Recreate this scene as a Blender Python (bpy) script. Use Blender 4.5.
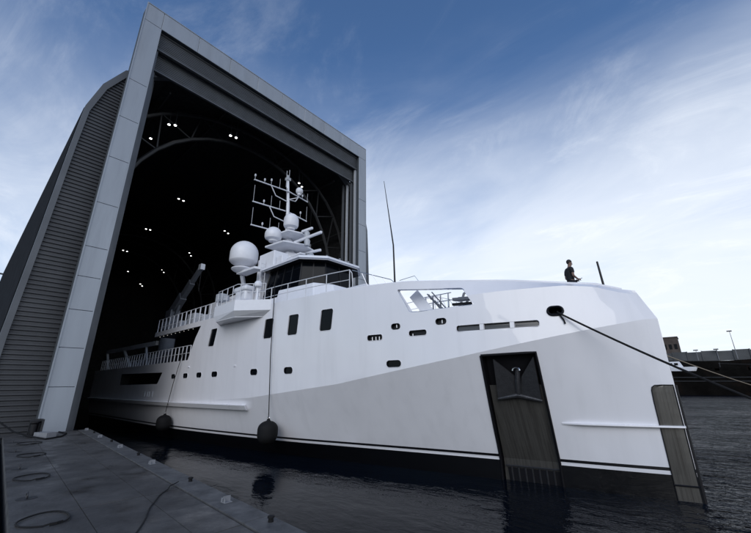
import bpy, bmesh, math, random
from mathutils import Vector, Matrix
random.seed(7)
C = bpy.context.scene
for o in list(bpy.data.objects): bpy.data.objects.remove(o)

# ------------------------------------------------------------------ camera
# world: X = bow direction of the yacht, Y = towards its port side, Z up, z=0 water, origin at the stem
cd = bpy.data.cameras.new('camera'); cam = bpy.data.objects.new('camera', cd); C.collection.objects.link(cam)
cd.sensor_width = 36; cd.lens = 36*358.0/751; cd.clip_end = 9000; cd.clip_start = .05
yaw = math.atan2(.659, .752); pitch = math.radians(18.3); roll = math.radians(-.6)
f0 = Vector((-math.sin(yaw), math.cos(yaw), 0)); r0 = Vector((math.cos(yaw), math.sin(yaw), 0)); u0 = Vector((0, 0, 1))
fw = f0*math.cos(pitch)+u0*math.sin(pitch); u1 = -f0*math.sin(pitch)+u0*math.cos(pitch)
rt = r0*math.cos(roll)+u1*math.sin(roll); up = -r0*math.sin(roll)+u1*math.cos(roll)
cam.matrix_world = Matrix(((rt.x, up.x, -fw.x, .81), (rt.y, up.y, -fw.y, -15.5), (rt.z, up.z, -fw.z, 3.4), (0, 0, 0, 1)))
C.camera = cam
# ------------------------------------------------------------------ exposure
C.view_settings.view_transform = 'Standard'; C.view_settings.look = 'None'
C.view_settings.gamma = 1; C.view_settings.use_curve_mapping = False
C.view_settings.exposure = 0.18
# ------------------------------------------------------------------ sky and sun
SUN_EL, SUN_DIR = 30.0, Vector((0.55, -0.835, 0))       # horizontal direction towards the sun
w = bpy.data.worlds.new('World'); C.world = w; w.use_nodes = True
nt = w.node_tree; N = nt.nodes; L = nt.links; N.clear()
def nd(t, **k):
    n = N.new(t)
    for a, b in k.items(): setattr(n, a, b)
    return n
out = nd('ShaderNodeOutputWorld'); bg = nd('ShaderNodeBackground'); L.new(bg.outputs[0], out.inputs[0])
sky = nd('ShaderNodeTexSky', sky_type='NISHITA', sun_disc=False)
sky.sun_elevation = math.radians(SUN_EL); sky.sun_rotation = math.atan2(SUN_DIR.x, SUN_DIR.y)
sky.air_density = 1.0; sky.dust_density = 0.6; sky.ozone_density = 2.0
tc = nd('ShaderNodeTexCoord'); sep = nd('ShaderNodeSeparateXYZ'); L.new(tc.outputs['Generated'], sep.inputs[0])
def math_(op, a, b=None, c=None, clamp=False):
    m = nd('ShaderNodeMath', operation=op); m.use_clamp = clamp
    for i, v in enumerate((a, b, c)):
        if v is None: continue
        if isinstance(v, (int, float)): m.inputs[i].default_value = v
        else: L.new(v, m.inputs[i])
    return m.outputs[0]
# cloud coordinates on a flat layer above: direction / (z + .12)
den = math_('ADD', math_('MAXIMUM', sep.outputs[2], 0.0), .16)
cx = math_('DIVIDE', sep.outputs[0], den); cy = math_('DIVIDE', sep.outputs[1], den)
comb = nd('ShaderNodeCombineXYZ'); L.new(cx, comb.inputs[0]); L.new(cy, comb.inputs[1])
def cloud(scale, rot, sx, sy, off, det, dist, rough=.55):
    mp = nd('ShaderNodeMapping'); mp.inputs['Rotation'].default_value = (0, 0, math.radians(rot)); mp.inputs['Scale'].default_value = (sx, sy, 1)
    mp.inputs['Location'].default_value = off
    L.new(comb.outputs[0], mp.inputs[0])
    nz = nd('ShaderNodeTexNoise'); nz.inputs['Scale'].default_value = scale; nz.inputs['Detail'].default_value = det
    nz.inputs['Roughness'].default_value = rough; nz.inputs['Distortion'].default_value = dist
    L.new(mp.outputs[0], nz.inputs[0]); return nz.outputs[0]
n1 = cloud(.8, 25, 1, 1.5, (3.1, 1.7, 0), 8, .9)
n2 = cloud(1.7, 100, .8, 1.5, (1.2, .4, 0), 10, .9, .66)
n3 = cloud(.3, 0, 1, 1, (5.3, 2.2, 0), 2, 0)
# low veil of cloud: full near the horizon, gone at about 45 degrees
el = math_('ARCSINE', sep.outputs[2]); eld = math_('MULTIPLY', el, 57.3)
veil = math_('DIVIDE', math_('SUBTRACT', 50.0, eld), 40.0)
veil = math_('ADD', veil, math_('MULTIPLY', math_('SUBTRACT', n1, .5), .7))
veil = math_('ADD', veil, math_('MULTIPLY', math_('SUBTRACT', n3, .5), .2))
veil = math_('MULTIPLY', veil, 1.0, None, True)
ss = nd('ShaderNodeMapRange', interpolation_type='SMOOTHSTEP'); L.new(veil, ss.inputs[0]); ss.inputs[1].default_value = 0.0; ss.inputs[2].default_value = 1.0
wisp = nd('ShaderNodeMapRange', interpolation_type='SMOOTHSTEP'); L.new(n2, wisp.inputs[0]); wisp.inputs[1].default_value = .48; wisp.inputs[2].default_value = .8; wisp.inputs[4].default_value = .25
wisp_e = math_('MULTIPLY', wisp.outputs[0], math_('DIVIDE', math_('SUBTRACT', 66.0, eld), 30.0, None, True))
# cloud veil thinned off to the left, added to weaken the fill on the hull
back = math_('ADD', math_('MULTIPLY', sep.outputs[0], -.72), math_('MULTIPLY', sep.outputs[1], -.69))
fill_cut = nd('ShaderNodeMapRange', interpolation_type='SMOOTHSTEP'); L.new(back, fill_cut.inputs[0]); fill_cut.inputs[1].default_value = .35; fill_cut.inputs[2].default_value = .95; fill_cut.inputs[3].default_value = 1.0; fill_cut.inputs[4].default_value = .4
fac = math_('MULTIPLY', ss.outputs[0], fill_cut.outputs[0]); fac = math_('ADD', math_('MULTIPLY', fac, .93), wisp_e, None, True)
sc = nd('ShaderNodeVectorMath', operation='MULTIPLY'); L.new(sky.outputs[0], sc.inputs[0]); sc.inputs[1].default_value = (.96, 1.24, 1.52)
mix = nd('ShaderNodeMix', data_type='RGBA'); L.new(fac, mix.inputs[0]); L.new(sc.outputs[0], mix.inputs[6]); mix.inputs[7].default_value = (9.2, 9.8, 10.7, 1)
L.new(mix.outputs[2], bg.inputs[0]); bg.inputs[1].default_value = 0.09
sd = bpy.data.lights.new('sun', 'SUN'); so = bpy.data.objects.new('sun', sd); C.collection.objects.link(so)
sd.energy = 1.05; sd.angle = math.radians(45); sd.color = (1, .975, .95)
sdir = Vector((SUN_DIR.x*math.cos(math.radians(SUN_EL)), SUN_DIR.y*math.cos(math.radians(SUN_EL)), math.sin(math.radians(SUN_EL)))).normalized()
so.rotation_euler = sdir.to_track_quat('Z', 'Y').to_euler()

# ------------------------------------------------------------------ materials
def mat(name, col, rough=.5, metal=0, var=0, vscale=3, bump=0, bscale=20, coat=0, spec=.5, stretch=None, emit=0, wet=0, dirt=None, dirt_lo=.55, dirt_hi=.75, dirt_scale=1.2):
    m = bpy.data.materials.new(name); m.use_nodes = True; t = m.node_tree; b = t.nodes['Principled BSDF']
    b.inputs['Base Color'].default_value = (*col, 1); b.inputs['Roughness'].default_value = rough; b.inputs['Metallic'].default_value = metal
    b.inputs['Coat Weight'].default_value = coat; b.inputs['Coat Roughness'].default_value = .04; b.inputs['Specular IOR Level'].default_value = spec
    if emit:
        b.inputs['Emission Color'].default_value = (*col, 1); b.inputs['Emission Strength'].default_value = emit
    tcn = t.nodes.new('ShaderNodeTexCoord'); src = tcn.outputs['Object']
    if stretch:
        mp = t.nodes.new('ShaderNodeMapping'); mp.inputs['Scale'].default_value = stretch; t.links.new(src, mp.inputs[0]); src = mp.outputs[0]
    last = None
    if var:
        nz = t.nodes.new('ShaderNodeTexNoise'); nz.inputs['Scale'].default_value = vscale; nz.inputs['Detail'].default_value = 7; nz.inputs['Roughness'].default_value = .6
        t.links.new(src, nz.inputs[0])
        r = t.nodes.new('ShaderNodeMapRange'); r.inputs[1].default_value = .3; r.inputs[2].default_value = .7; r.inputs[3].default_value = 1-var; r.inputs[4].default_value = 1+var
        t.links.new(nz.outputs[0], r.inputs[0])
        mx = t.nodes.new('ShaderNodeVectorMath'); mx.operation = 'SCALE'; mx.inputs[0].default_value = col; t.links.new(r.outputs[0], mx.inputs['Scale'])
        last = mx.outputs[0]
        rr = t.nodes.new('ShaderNodeMapRange'); rr.inputs[1].default_value = .3; rr.inputs[2].default_value = .7; rr.inputs[3].default_value = min(1, rough*(1.15+wet)); rr.inputs[4].default_value = rough*(.8-wet)
        t.links.new(nz.outputs[0], rr.inputs[0]); t.links.new(rr.outputs[0], b.inputs['Roughness'])
    if dirt:
        nz = t.nodes.new('ShaderNodeTexNoise'); nz.inputs['Scale'].default_value = dirt_scale; nz.inputs['Detail'].default_value = 9; nz.inputs['Roughness'].default_value = .65
        t.links.new(src, nz.inputs[0])
        r = t.nodes.new('ShaderNodeMapRange'); r.inputs[1].default_value = dirt_lo; r.inputs[2].default_value = dirt_hi; t.links.new(nz.outputs[0], r.inputs[0])
        mx = t.nodes.new('ShaderNodeMix'); mx.data_type = 'RGBA'; t.links.new(r.outputs[0], mx.inputs[0])
        if last: t.links.new(last, mx.inputs[6])
        else: mx.inputs[6].default_value = (*col, 1)
        mx.inputs[7].default_value = (*dirt, 1); last = mx.outputs[2]
    if last: t.links.new(last, b.inputs['Base Color'])
    if bump:
        nz = t.nodes.new('ShaderNodeTexNoise'); nz.inputs['Scale'].default_value = bscale; nz.inputs['Detail'].default_value = 6
        t.links.new(src, nz.inputs[0]); bp = t.nodes.new('ShaderNodeBump'); bp.inputs['Strength'].default_value = bump; bp.inputs['Distance'].default_value = .02
        t.links.new(nz.outputs[0], bp.inputs['Height']); t.links.new(bp.outputs[0], b.inputs['Normal'])
    return m
WHITE = mat('white_paint', (.775, .77, .80), .32, var=.025, vscale=1.2, coat=.25)
SUPER = mat('white_superstructure', (.75, .76, .80), .4, var=.03, vscale=3)
LGREY = mat('light_grey_paint', (.42, .44, .47), .45, var=.06, vscale=4)
GREY = mat('grey_paint', (.16, .17, .19), .5, var=.12, vscale=4)
BLACK = mat('black_paint', (.006, .006, .008), .45, spec=.3)
GLASS = mat('dark_glass', (.003, .004, .006), .12, spec=.12)
STEEL = mat('stainless_steel', (.6, .6, .62), .25, metal=1)
RAIL = mat('rail_paint', (.62, .63, .66), .4)
ANCHOR = mat('anchor_steel', (.035, .036, .04), .45, metal=.4, var=.3, vscale=8, bump=.4)
RUBBER = mat('rubber', (.006, .006, .007), .75, bump=.3, bscale=30, spec=.25)
ROPE_D = mat('dark_rope', (.004, .004, .005), .9, bump=.5, bscale=60)
ROPE_L = mat('tan_rope', (.30, .25, .19), .9, bump=.5, bscale=60)
WEAR = mat('worn_bare_steel', (.125, .12, .11), .36, metal=.6, var=.16, vscale=3, stretch=(14, .5, .6), bump=.1, bscale=7, dirt=(.055, .05, .045), dirt_scale=.7, dirt_lo=.45, dirt_hi=.75)
PANEL = mat('portal_cladding', (.33, .36, .40), .38, metal=.15, var=.07, vscale=.9, stretch=(1, 1, .12), dirt=(.25, .275, .31), dirt_lo=.5, dirt_hi=.8, dirt_scale=.8)
JOINT = mat('panel_joint', (.05, .06, .07), .8)
RIB = mat('corrugated_sheet', (.062, .064, .070), .5, metal=.2, var=.12, vscale=.5)
TRIM = mat('grey_trim', (.11, .118, .13), .45, metal=.2, var=.08, vscale=.5)
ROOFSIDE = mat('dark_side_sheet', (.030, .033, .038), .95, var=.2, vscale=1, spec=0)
DOORM = mat('door_sheet', (.085, .09, .097), .5, metal=.2, var=.12, vscale=1.2)
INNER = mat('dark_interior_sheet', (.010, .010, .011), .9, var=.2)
TRUSS = mat('truss_steel', (.026, .027, .029), .6)
LAMP = mat('lamp_glow', (1, .98, .95), .5, emit=7)
DECKC = mat('pontoon_deck', (.078, .075, .073), .55, var=.45, vscale=1.3, wet=.35, bump=.35, bscale=14, dirt=(.03, .028, .027), dirt_scale=1.1, dirt_lo=.42, dirt_hi=.68)
DECKE = mat('pontoon_edge', (.075, .075, .076), .65, var=.4, vscale=2.5, bump=.35, bscale=10, dirt=(.035, .035, .038), dirt_scale=1.5)
PALE = mat('pale_steel', (.20, .205, .22), .5, var=.15, vscale=9)
HULLD = mat('rusty_black_plate', (.006, .0055, .005), .95, spec=.05, var=.5, vscale=.25, dirt=(.022, .012, .008), dirt_scale=.12, dirt_lo=.5, dirt_hi=.75)
CONC = mat('grey_concrete', (.085, .088, .09), .9, var=.25, vscale=.12, dirt=(.04, .041, .043), dirt_scale=.15)
BRICK = mat('old_brick', (.075, .06, .052), .9, var=.3, vscale=.5)
APRON = mat('dark_quay_paving', (.007, .007, .008), .8, var=.3, vscale=1)

# hull paint: white topside, boot-top lines, black bottom, all by height above the water
def hull_paint():
    m = bpy.data.materials.new('hull_paint'); m.use_nodes = True; t = m.node_tree; b = t.nodes['Principled BSDF']
    tcn = t.nodes.new('ShaderNodeTexCoord'); sp = t.nodes.new('ShaderNodeSeparateXYZ'); t.links.new(tcn.outputs['Object'], sp.inputs[0])
    mr = t.nodes.new('ShaderNodeMapRange'); mr.inputs[1].default_value = 0; mr.inputs[2].default_value = 2; t.links.new(sp.outputs[2], mr.inputs[0])
    cr = t.nodes.new('ShaderNodeValToRGB'); cr.color_ramp.interpolation = 'CONSTANT'; t.links.new(mr.outputs[0], cr.inputs[0])
    e = cr.color_ramp.elements; e[0].position = 0; e[0].color = (.0022, .0022, .003, 1); e[1].position = .68/2; e[1].color = (.775, .77, .80, 1)
    a = e.new(.79/2); a.color = (.006, .006, .008, 1); a = e.new(.89/2); a.color = (.775, .77, .80, 1)
    nz = t.nodes.new('ShaderNodeTexNoise'); nz.inputs['Scale'].default_value = .8; nz.inputs['Detail'].default_value = 8
    mp = t.nodes.new('ShaderNodeMapping'); mp.inputs['Scale'].default_value = (1, 1, .4); t.links.new(tcn.outputs['Object'], mp.inputs[0]); t.links.new(mp.outputs[0], nz.inputs[0])
    r = t.nodes.new('ShaderNodeMapRange'); r.inputs[1].default_value = .3; r.inputs[2].default_value = .7; r.inputs[3].default_value = .97; r.inputs[4].default_value = 1.02; t.links.new(nz.outputs[0], r.inputs[0])
    vm = t.nodes.new('ShaderNodeVectorMath'); vm.operation = 'SCALE'; t.links.new(cr.outputs[0], vm.inputs[0]); t.links.new(r.outputs[0], vm.inputs['Scale'])
    t.links.new(vm.outputs[0], b.inputs['Base Color'])
    b.inputs['Roughness'].default_value = .35; b.inputs['Coat Weight'].default_value = .8; b.inputs['Coat Roughness'].default_value = .03
    m3 = t.nodes.new('ShaderNodeMapping'); m3.inputs['Scale'].default_value = (1.6, 1.6, .12); t.links.new(tcn.outputs['Object'], m3.inputs[0])
    n3 = t.nodes.new('ShaderNodeTexNoise'); n3.inputs['Scale'].default_value = 1.5; n3.inputs['Detail'].default_value = 9; t.links.new(m3.outputs[0], n3.inputs[0])
    r3 = t.nodes.new('ShaderNodeMapRange'); r3.inputs[1].default_value = .5; r3.inputs[2].default_value = .8; r3.inputs[3].default_value = 1; r3.inputs[4].default_value = .93; t.links.new(n3.outputs[0], r3.inputs[0])
    v3 = t.nodes.new('ShaderNodeVectorMath'); v3.operation = 'SCALE'; t.links.new(vm.outputs[0], v3.inputs[0]); t.links.new(r3.outputs[0], v3.inputs['Scale']); t.links.new(v3.outputs[0], b.inputs['Base Color'])
    n4 = t.nodes.new('ShaderNodeTexNoise'); n4.inputs['Scale'].default_value = 1.1; n4.inputs['Detail'].default_value = 1; t.links.new(tcn.outputs['Object'], n4.inputs[0])
    b4 = t.nodes.new('ShaderNodeBump'); b4.inputs['Strength'].default_value = .22; b4.inputs['Distance'].default_value = .05; t.links.new(n4.outputs[0], b4.inputs['Height']); t.links.new(b4.outputs[0], b.inputs['Normal'])
    n2 = t.nodes.new('ShaderNodeTexNoise'); n2.inputs['Scale'].default_value = .55; n2.inputs['Detail'].default_value = 2; t.links.new(tcn.outputs['Object'], n2.inputs[0])
    bp = t.nodes.new('ShaderNodeBump'); bp.inputs['Strength'].default_value = .35; bp.inputs['Distance'].default_value = .15; t.links.new(n2.outputs[0], bp.inputs['Height'])
    t.links.new(bp.outputs[0], b.inputs['Coat Normal'])
    return m
HULLP = hull_paint()

# ------------------------------------------------------------------ helpers
def obj(name, bm, m, parent=None, smooth=None):
    me = bpy.data.meshes.new(name); bm.normal_update(); bm.to_mesh(me); bm.free()
    for x in (m if isinstance(m, (list, tuple)) else [m]): me.materials.append(x)
    o = bpy.data.objects.new(name, me); C.collection.objects.link(o); o.parent = parent
    if smooth:
        me.shade_smooth(); me.set_sharp_from_angle(angle=math.radians(smooth))
    return o
def empty(name, loc, label, cat, group=None, rz=0):
    o = bpy.data.objects.new(name, None); C.collection.objects.link(o); o.location = loc; o.rotation_euler = (0, 0, rz)
    o.empty_display_size = .3
    return tag(o, label, cat, group)
def tag(o, label, cat, group=None):
    o['label'] = label; o['category'] = cat
    if group: o['group'] = group
    return o
def struct(o): o['kind'] = 'structure'; return o
V = Vector
def box(bm, x0, x1, y0, y1, z0, z1, mi=0, M=None):
    vs = [bm.verts.new(((M @ V((x, y, z))) if M else (x, y, z))) for x in (x0, x1) for y in (y0, y1) for z in (z0, z1)]
    for f in ((0, 1, 3, 2), (4, 6, 7, 5), (0, 4, 5, 1), (2, 3, 7, 6), (0, 2, 6, 4), (1, 5, 7, 3)):
        g = bm.faces.new([vs[i] for i in f]); g.material_index = mi
def tube(bm, pts, rad, n=8, cap=True):
    pts = [V(p) for p in pts]; rads = rad if isinstance(rad, (list, tuple)) else [rad]*len(pts)
    rings = []; pn = None
    for i, p in enumerate(pts):
        a = pts[max(i-1, 0)]; b = pts[min(i+1, len(pts)-1)]; d = (b-a).normalized()
        if pn is None:
            pn = d.orthogonal().normalized()
        else:
            pn = (pn-d*pn.dot(d)).normalized()
        q = d.cross(pn)
        rings.append([bm.verts.new(p+(pn*math.cos(t)+q*math.sin(t))*rads[i]) for t in [2*math.pi*k/n for k in range(n)]])
    for a, b in zip(rings, rings[1:]):
        for k in range(n): bm.faces.new((a[k], a[(k+1) % n], b[(k+1) % n], b[k]))
    if cap:
        bm.faces.new(rings[0][::-1]); bm.faces.new(rings[-1])
def beam(bm, p, q, wx, wz):
    p, q = V(p), V(q); d = (q-p); l = d.length; M = Matrix.Translation(p) @ d.to_track_quat('X', 'Z').to_matrix().to_4x4()
    box(bm, 0, l, -wx/2, wx/2, -wz/2, wz/2, M=M)
def lathe(bm, prof, c=(0, 0, 0), n=24, M=None):
    c = V(c); rings = []
    for r, z in prof:
        if r < 1e-5: p = c+V((0, 0, z)); rings.append([bm.verts.new(M @ p if M else p)]); continue
        ring = []
        for k in range(n):
            p = c+V((r*math.cos(2*math.pi*k/n), r*math.sin(2*math.pi*k/n), z)); ring.append(bm.verts.new(M @ p if M else p))
        rings.append(ring)
    for a, b in zip(rings, rings[1:]):
        for k in range(n):
            if len(a) == 1: bm.faces.new((a[0], b[(k+1) % n], b[k]))
            elif len(b) == 1: bm.faces.new((a[k], a[(k+1) % n], b[0]))
            else: bm.faces.new((a[k], a[(k+1) % n], b[(k+1) % n], b[k]))
    if len(rings[0]) > 1: bm.faces.new(rings[0][::-1])
    if len(rings[-1]) > 1: bm.faces.new(rings[-1])
def prism(bm, poly, z0, z1, taper=None):
    # plan polygon extruded in z; taper = polygon for the top
    top = taper or poly
    a = [bm.verts.new((x, y, z0)) for x, y in poly]; b = [bm.verts.new((x, y, z1)) for x, y in top]; n = len(poly)
    bm.faces.new(a[::-1]); bm.faces.new(b)
    for i in range(n): bm.faces.new((a[i], a[(i+1) % n], b[(i+1) % n], b[i]))
def fixn(bm): bmesh.ops.recalc_face_normals(bm, faces=bm.faces)
def bevel(o, wd=.02, seg=2):
    md = o.modifiers.new('bevel', 'BEVEL'); md.width = wd; md.segments = seg; md.limit_method = 'ANGLE'; md.angle_limit = math.radians(40); return o
def tabf(s, xs, ys):
    if s <= xs[0]: return ys[0]
    for a, b, p, q in zip(xs, xs[1:], ys, ys[1:]):
        if s <= b: return p+(q-p)*(s-a)/(b-a)
    return ys[-1]
def copyob(o, parent=None, loc=None):
    c = o.copy(); C.collection.objects.link(c)
    if parent is not None: c.parent = parent
    if loc is not None: c.location = loc
    return c
def apply_mods(o):
    dg = bpy.context.evaluated_depsgraph_get(); dg.update()
    me = bpy.data.meshes.new_from_object(o.evaluated_get(dg)); o.modifiers.clear(); o.data = me

# ================================================================== SETTING
# water
bm = bmesh.new()
gx = [-900, -300, -120, -60, -30, 0, 30, 60, 120, 300, 900, 3000]; gy = [-900, -300, -100, -40, 0, 40, 100, 250, 600, 3000]
gv = [[bm.verts.new((x, y, 0)) for y in gy] for x in gx]
for i in range(len(gx)-1):
    for j in range(len(gy)-1): bm.faces.new((gv[i][j], gv[i+1][j], gv[i+1][j+1], gv[i][j+1]))
def water_mat():
    m = bpy.data.materials.new('harbour_water'); m.use_nodes = True; t = m.node_tree; b = t.nodes['Principled BSDF']
    b.inputs['Base Color'].default_value = (.0014, .0034, .0075, 1); b.inputs['Roughness'].default_value = .04; b.inputs['IOR'].default_value = 1.17
    tcn = t.nodes.new('ShaderNodeTexCoord')
    def nz(sc, rot, sx, det, off=0, dist=.6):
        mp = t.nodes.new('ShaderNodeMapping'); mp.inputs['Rotation'].default_value = (0, 0, math.radians(rot)); mp.inputs['Scale'].default_value = (sx, 1, 1); mp.inputs['Location'].default_value = (off, off, 0)
        t.links.new(tcn.outputs['Object'], mp.inputs[0]); n = t.nodes.new('ShaderNodeTexNoise'); n.inputs['Scale'].default_value = sc; n.inputs['Detail'].default_value = det; n.inputs['Distortion'].default_value = dist
        t.links.new(mp.outputs[0], n.inputs[0]); return n.outputs[0]
    a, c, d = nz(2.6, 35, .45, 4), nz(.55, 15, .6, 3, 7), nz(8, 50, .6, 2, 3)
    s1 = t.nodes.new('ShaderNodeMath'); s1.operation = 'MULTIPLY_ADD'; t.links.new(c, s1.inputs[0]); s1.inputs[1].default_value = 2.2; t.links.new(a, s1.inputs[2])
    s2 = t.nodes.new('ShaderNodeMath'); s2.operation = 'MULTIPLY_ADD'; t.links.new(d, s2.inputs[0]); s2.inputs[1].default_value = .25; t.links.new(s1.outputs[0], s2.inputs[2])
    bp = t.nodes.new('ShaderNodeBump'); bp.inputs['Distance'].default_value = .26
    sp = t.nodes.new('ShaderNodeSeparateXYZ'); t.links.new(tcn.outputs['Object'], sp.inputs[0])   # sheltered water between ship and pontoon is calmer
    ad = t.nodes.new('ShaderNodeMath'); ad.operation = 'MULTIPLY_ADD'; t.links.new(sp.outputs[1], ad.inputs[0]); ad.inputs[1].default_value = .35; t.links.new(sp.outputs[0], ad.inputs[2])
    mr = t.nodes.new('ShaderNodeMapRange'); mr.interpolation_type = 'SMOOTHSTEP'; t.links.new(ad.outputs[0], mr.inputs[0]); mr.inputs[1].default_value = -9; mr.inputs[2].default_value = 2.5; mr.inputs[3].default_value = .08; mr.inputs[4].default_value = 1.0
    pn = nz(.16, 20, .7, 2, 11); pm = t.nodes.new('ShaderNodeMapRange'); t.links.new(pn, pm.inputs[0]); pm.inputs[1].default_value = .35; pm.inputs[2].default_value = .65; pm.inputs[3].default_value = .6; pm.inputs[4].default_value = 1.1
    mm = t.nodes.new('ShaderNodeMath'); mm.operation = 'MULTIPLY'; t.links.new(mr.outputs[0], mm.inputs[0]); t.links.new(pm.outputs[0], mm.inputs[1]); t.links.new(mm.outputs[0], bp.inputs['Strength'])
    t.links.new(s2.outputs[0], bp.inputs['Height']); t.links.new(bp.outputs[0], b.inputs['Normal'])
    return m
struct(obj('water', bm, water_mat()))
# harbour bed keeps the sheet from floating on nothing and quay apron left of the pontoon
bm = bmesh.new(); prism(bm, [(-26.2, -13.3), (-26.2, -60), (14, -60), (14, -15.9), (-2, -14.82)], -1.2, 1.16); fixn(bm)
struct(obj('quay_apron', bm, APRON))

# ================================================================== SHED
shed = empty('boat_shed', (-25, 0, 0), 'huge open dark boat shed with pale portal frame and ribbed grey end wall', 'shed')
def inshed(o): o.parent = shed; o.matrix_parent_inverse = Matrix.Translation((25, 0, 0)); return o
PX = -25.0; YL, YR = -12.05, 12.3; IL, IR = -10.9, 11.15; ZT_, ZI = 31.35, 29.7
def panels(name, rects, depth, m=PANEL):
    # each rect (y0,y1,z0,z1): a slab with open joints between neighbours
    bm = bmesh.new(); g = .011
    for y0, y1, z0, z1 in rects: box(bm, PX-.06, PX, y0+g, y1-g, z0+g, z1-g)
    o = inshed(obj(name, bm, m)); bevel(o, .012, 1); return o
zs = [.9, 3.46, 5.5, 7.6, 9.55, 11.4, 14.3, 17.6, 20.8, 24, 29.7]
col_l = panels('column_cladding', [(YL, IL, a, b) for a, b in zip(zs, zs[1:])], 0)
col_r = panels('column_cladding', [(IR, YR, a, b) for a, b in zip(zs, zs[1:])], 0)
ys = [YL, IL]+[IL+(IR-IL)*k/8 for k in range(1, 8)]+[IR, YR]
lin = panels('lintel_cladding', [(a, b, ZI, ZT_) for a, b in zip(ys, ys[1:])], 0)
bm = bmesh.new()
box(bm, PX-1.2, PX-.064, YL+.02, IL-.02, -1, ZT_-.02); box(bm, PX-1.2, PX-.064, IR+.02, YR-.02, -1, ZT_-.02); box(bm, PX-1.2, PX-.064, IL-.02, IR+.02, ZI+.02, ZT_-.02)
inshed(obj('portal_frame', bm, JOINT))
bm = bmesh.new()   # reveal and edge trims
box(bm, PX-.06, PX+.03, YL-.05, YL+.018, .9, ZT_+.05); box(bm, PX-1.25, PX+.03, YR-.018, YR+.05, .9, ZT_+.05); box(bm, PX-1.25, PX+.03, YL+.02, YR-.02, ZT_-.016, ZT_+.05)
box(bm, PX-1.25, PX+.02, IL-.03, IL+.03, .9, ZI-.03)
inshed(obj('edge_trim', bm, PANEL))
# lifting door folded up under the lintel: two ribbed leaves
def ribbed(name, y0, y1, z0, z1, x, pitch, m, amp=.05):
    bm = bmesh.new(); z = z0; prev = None; k = 0
    while z < z1-1e-6:
        for dx, dz in ((0, 0), (0, .42), (amp, .55), (amp, .88)):
            zz = min(z+dz*pitch, z1); a = bm.verts.new((x+dx, y0, zz)); b = bm.verts.new((x+dx, y1, zz))
            if prev: bm.faces.new((prev[0], prev[1], b, a))
            prev = (a, b)
        z += pitch
    return bm
for z0, z1, x in ((28.15, 29.66, PX-.42), (26.55, 28.3, PX-.85)):
    bm = ribbed('door_leaf', IL+.06, IR-.06, z0, z1, x, .16, DOORM, .04)
    box(bm, x-.25, x-.05, IL+.06, IR-.06, z0, z1)
    box(bm, x-.1, x+.10, IL+.06, IR-.06, z0-.16, z0-.005); box(bm, x-.1, x+.10, IL+.06, IR-.06, z1-.10, z1+.02)
    inshed(obj('door_leaf', bm, DOORM))
# vertical door guides on both jambs
for y, sgn in ((IL, 1), (IR, -1)):
    for i, dx in enumerate((.45, .9, 1.4, 1.9)):
        bm = bmesh.new(); yy = y+sgn*(.02+.16*i); box(bm, PX-dx-.2, PX-dx, yy, yy+sgn*.22, .9, 28.0-i*.3)
        inshed(obj('door_guide', bm, LGREY if (i % 2 == 0 and sgn < 0) else TRIM))
# outline of the arched shell, y centre .1
OUT = [(14.55, -1), (14.45, 6), (14.2, 12), (14.0, 18), (13.85, 21.2), (13.3, 23.4), (12.3, 25.4), (9.5, 27.4), (5, 28.9), (0, 29.4)]
YC = .05
def yl(z, inset=0): return tabf(z, [p[1] for p in OUT], [p[0] for p in OUT])
EX = PX-1.2
# end wall with horizontal ribs
def endrib(sgn, yin):
    bm = bmesh.new(); pitch = .255; z = .4; prev = None
    while z < 25.2:
        for dx, dz in ((0, 0), (0, .35), (.07, .5), (.07, .9)):
            zz = z+dz*pitch; yo = YC+sgn*(yl(zz)-.30)
            if abs(yo-YC) < abs(yin-YC): continue
            a = bm.verts.new((EX-.12+dx, yo, zz)); b = bm.verts.new((EX-.12+dx, yin, zz))
            if prev: bm.faces.new((prev[0], prev[1], b, a))
            prev = (a, b)
        z += pitch
    fixn(bm); return bm
inshed(obj('end_wall', endrib(-1, YL+.25), RIB)); inshed(obj('end_wall', endrib(1, YR-.25), RIB))
# trim band that follows the outline
for sgn in (-1, 1):
    bm = bmesh.new(); a = b = None
    rows = []
    for y, z in OUT:
        o_, i_ = YC+sgn*(y-.08), YC+sgn*max(0, y-.36); zi = z if z < 21 else z-.28
        rows.append([bm.verts.new(p) for p in ((EX+.06, o_, z), (EX+.06, i_, zi), (EX-.5, i_, zi), (EX-.5, o_, z))])
    for r, q in zip(rows, rows[1:]):
        for k in range(4): bm.faces.new((r[k], r[(k+1) % 4], q[(k+1) % 4], q[k]))
    fixn(bm); inshed(obj('gable_trim', bm, TRIM))
# shell (outer and inner skin) and back wall
LEN = -80.0
def shell(off, x0, x1):
    bm = bmesh.new(); pts = [(YC-(y-off), z-(off if z > 20 else 0)) for y, z in OUT]+[(YC+(y-off), z-(off if z > 20 else 0)) for y, z in OUT[::-1][1:]]
    pts[9] = (YC, 29.4-off)
    A = [bm.verts.new((x0, *p)) for p in pts]; B = [bm.verts.new((x1, *p)) for p in pts]
    for i in range(len(pts)-1): bm.faces.new((A[i], B[i], B[i+1], A[i+1]))
    return bm, A, B
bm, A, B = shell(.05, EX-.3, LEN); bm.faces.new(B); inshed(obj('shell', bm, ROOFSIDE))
bm, A, B = shell(.30, EX-.15, LEN+.2); bm.faces.new(B[::-1]); inshed(obj('inner_lining', bm, INNER))
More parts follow.
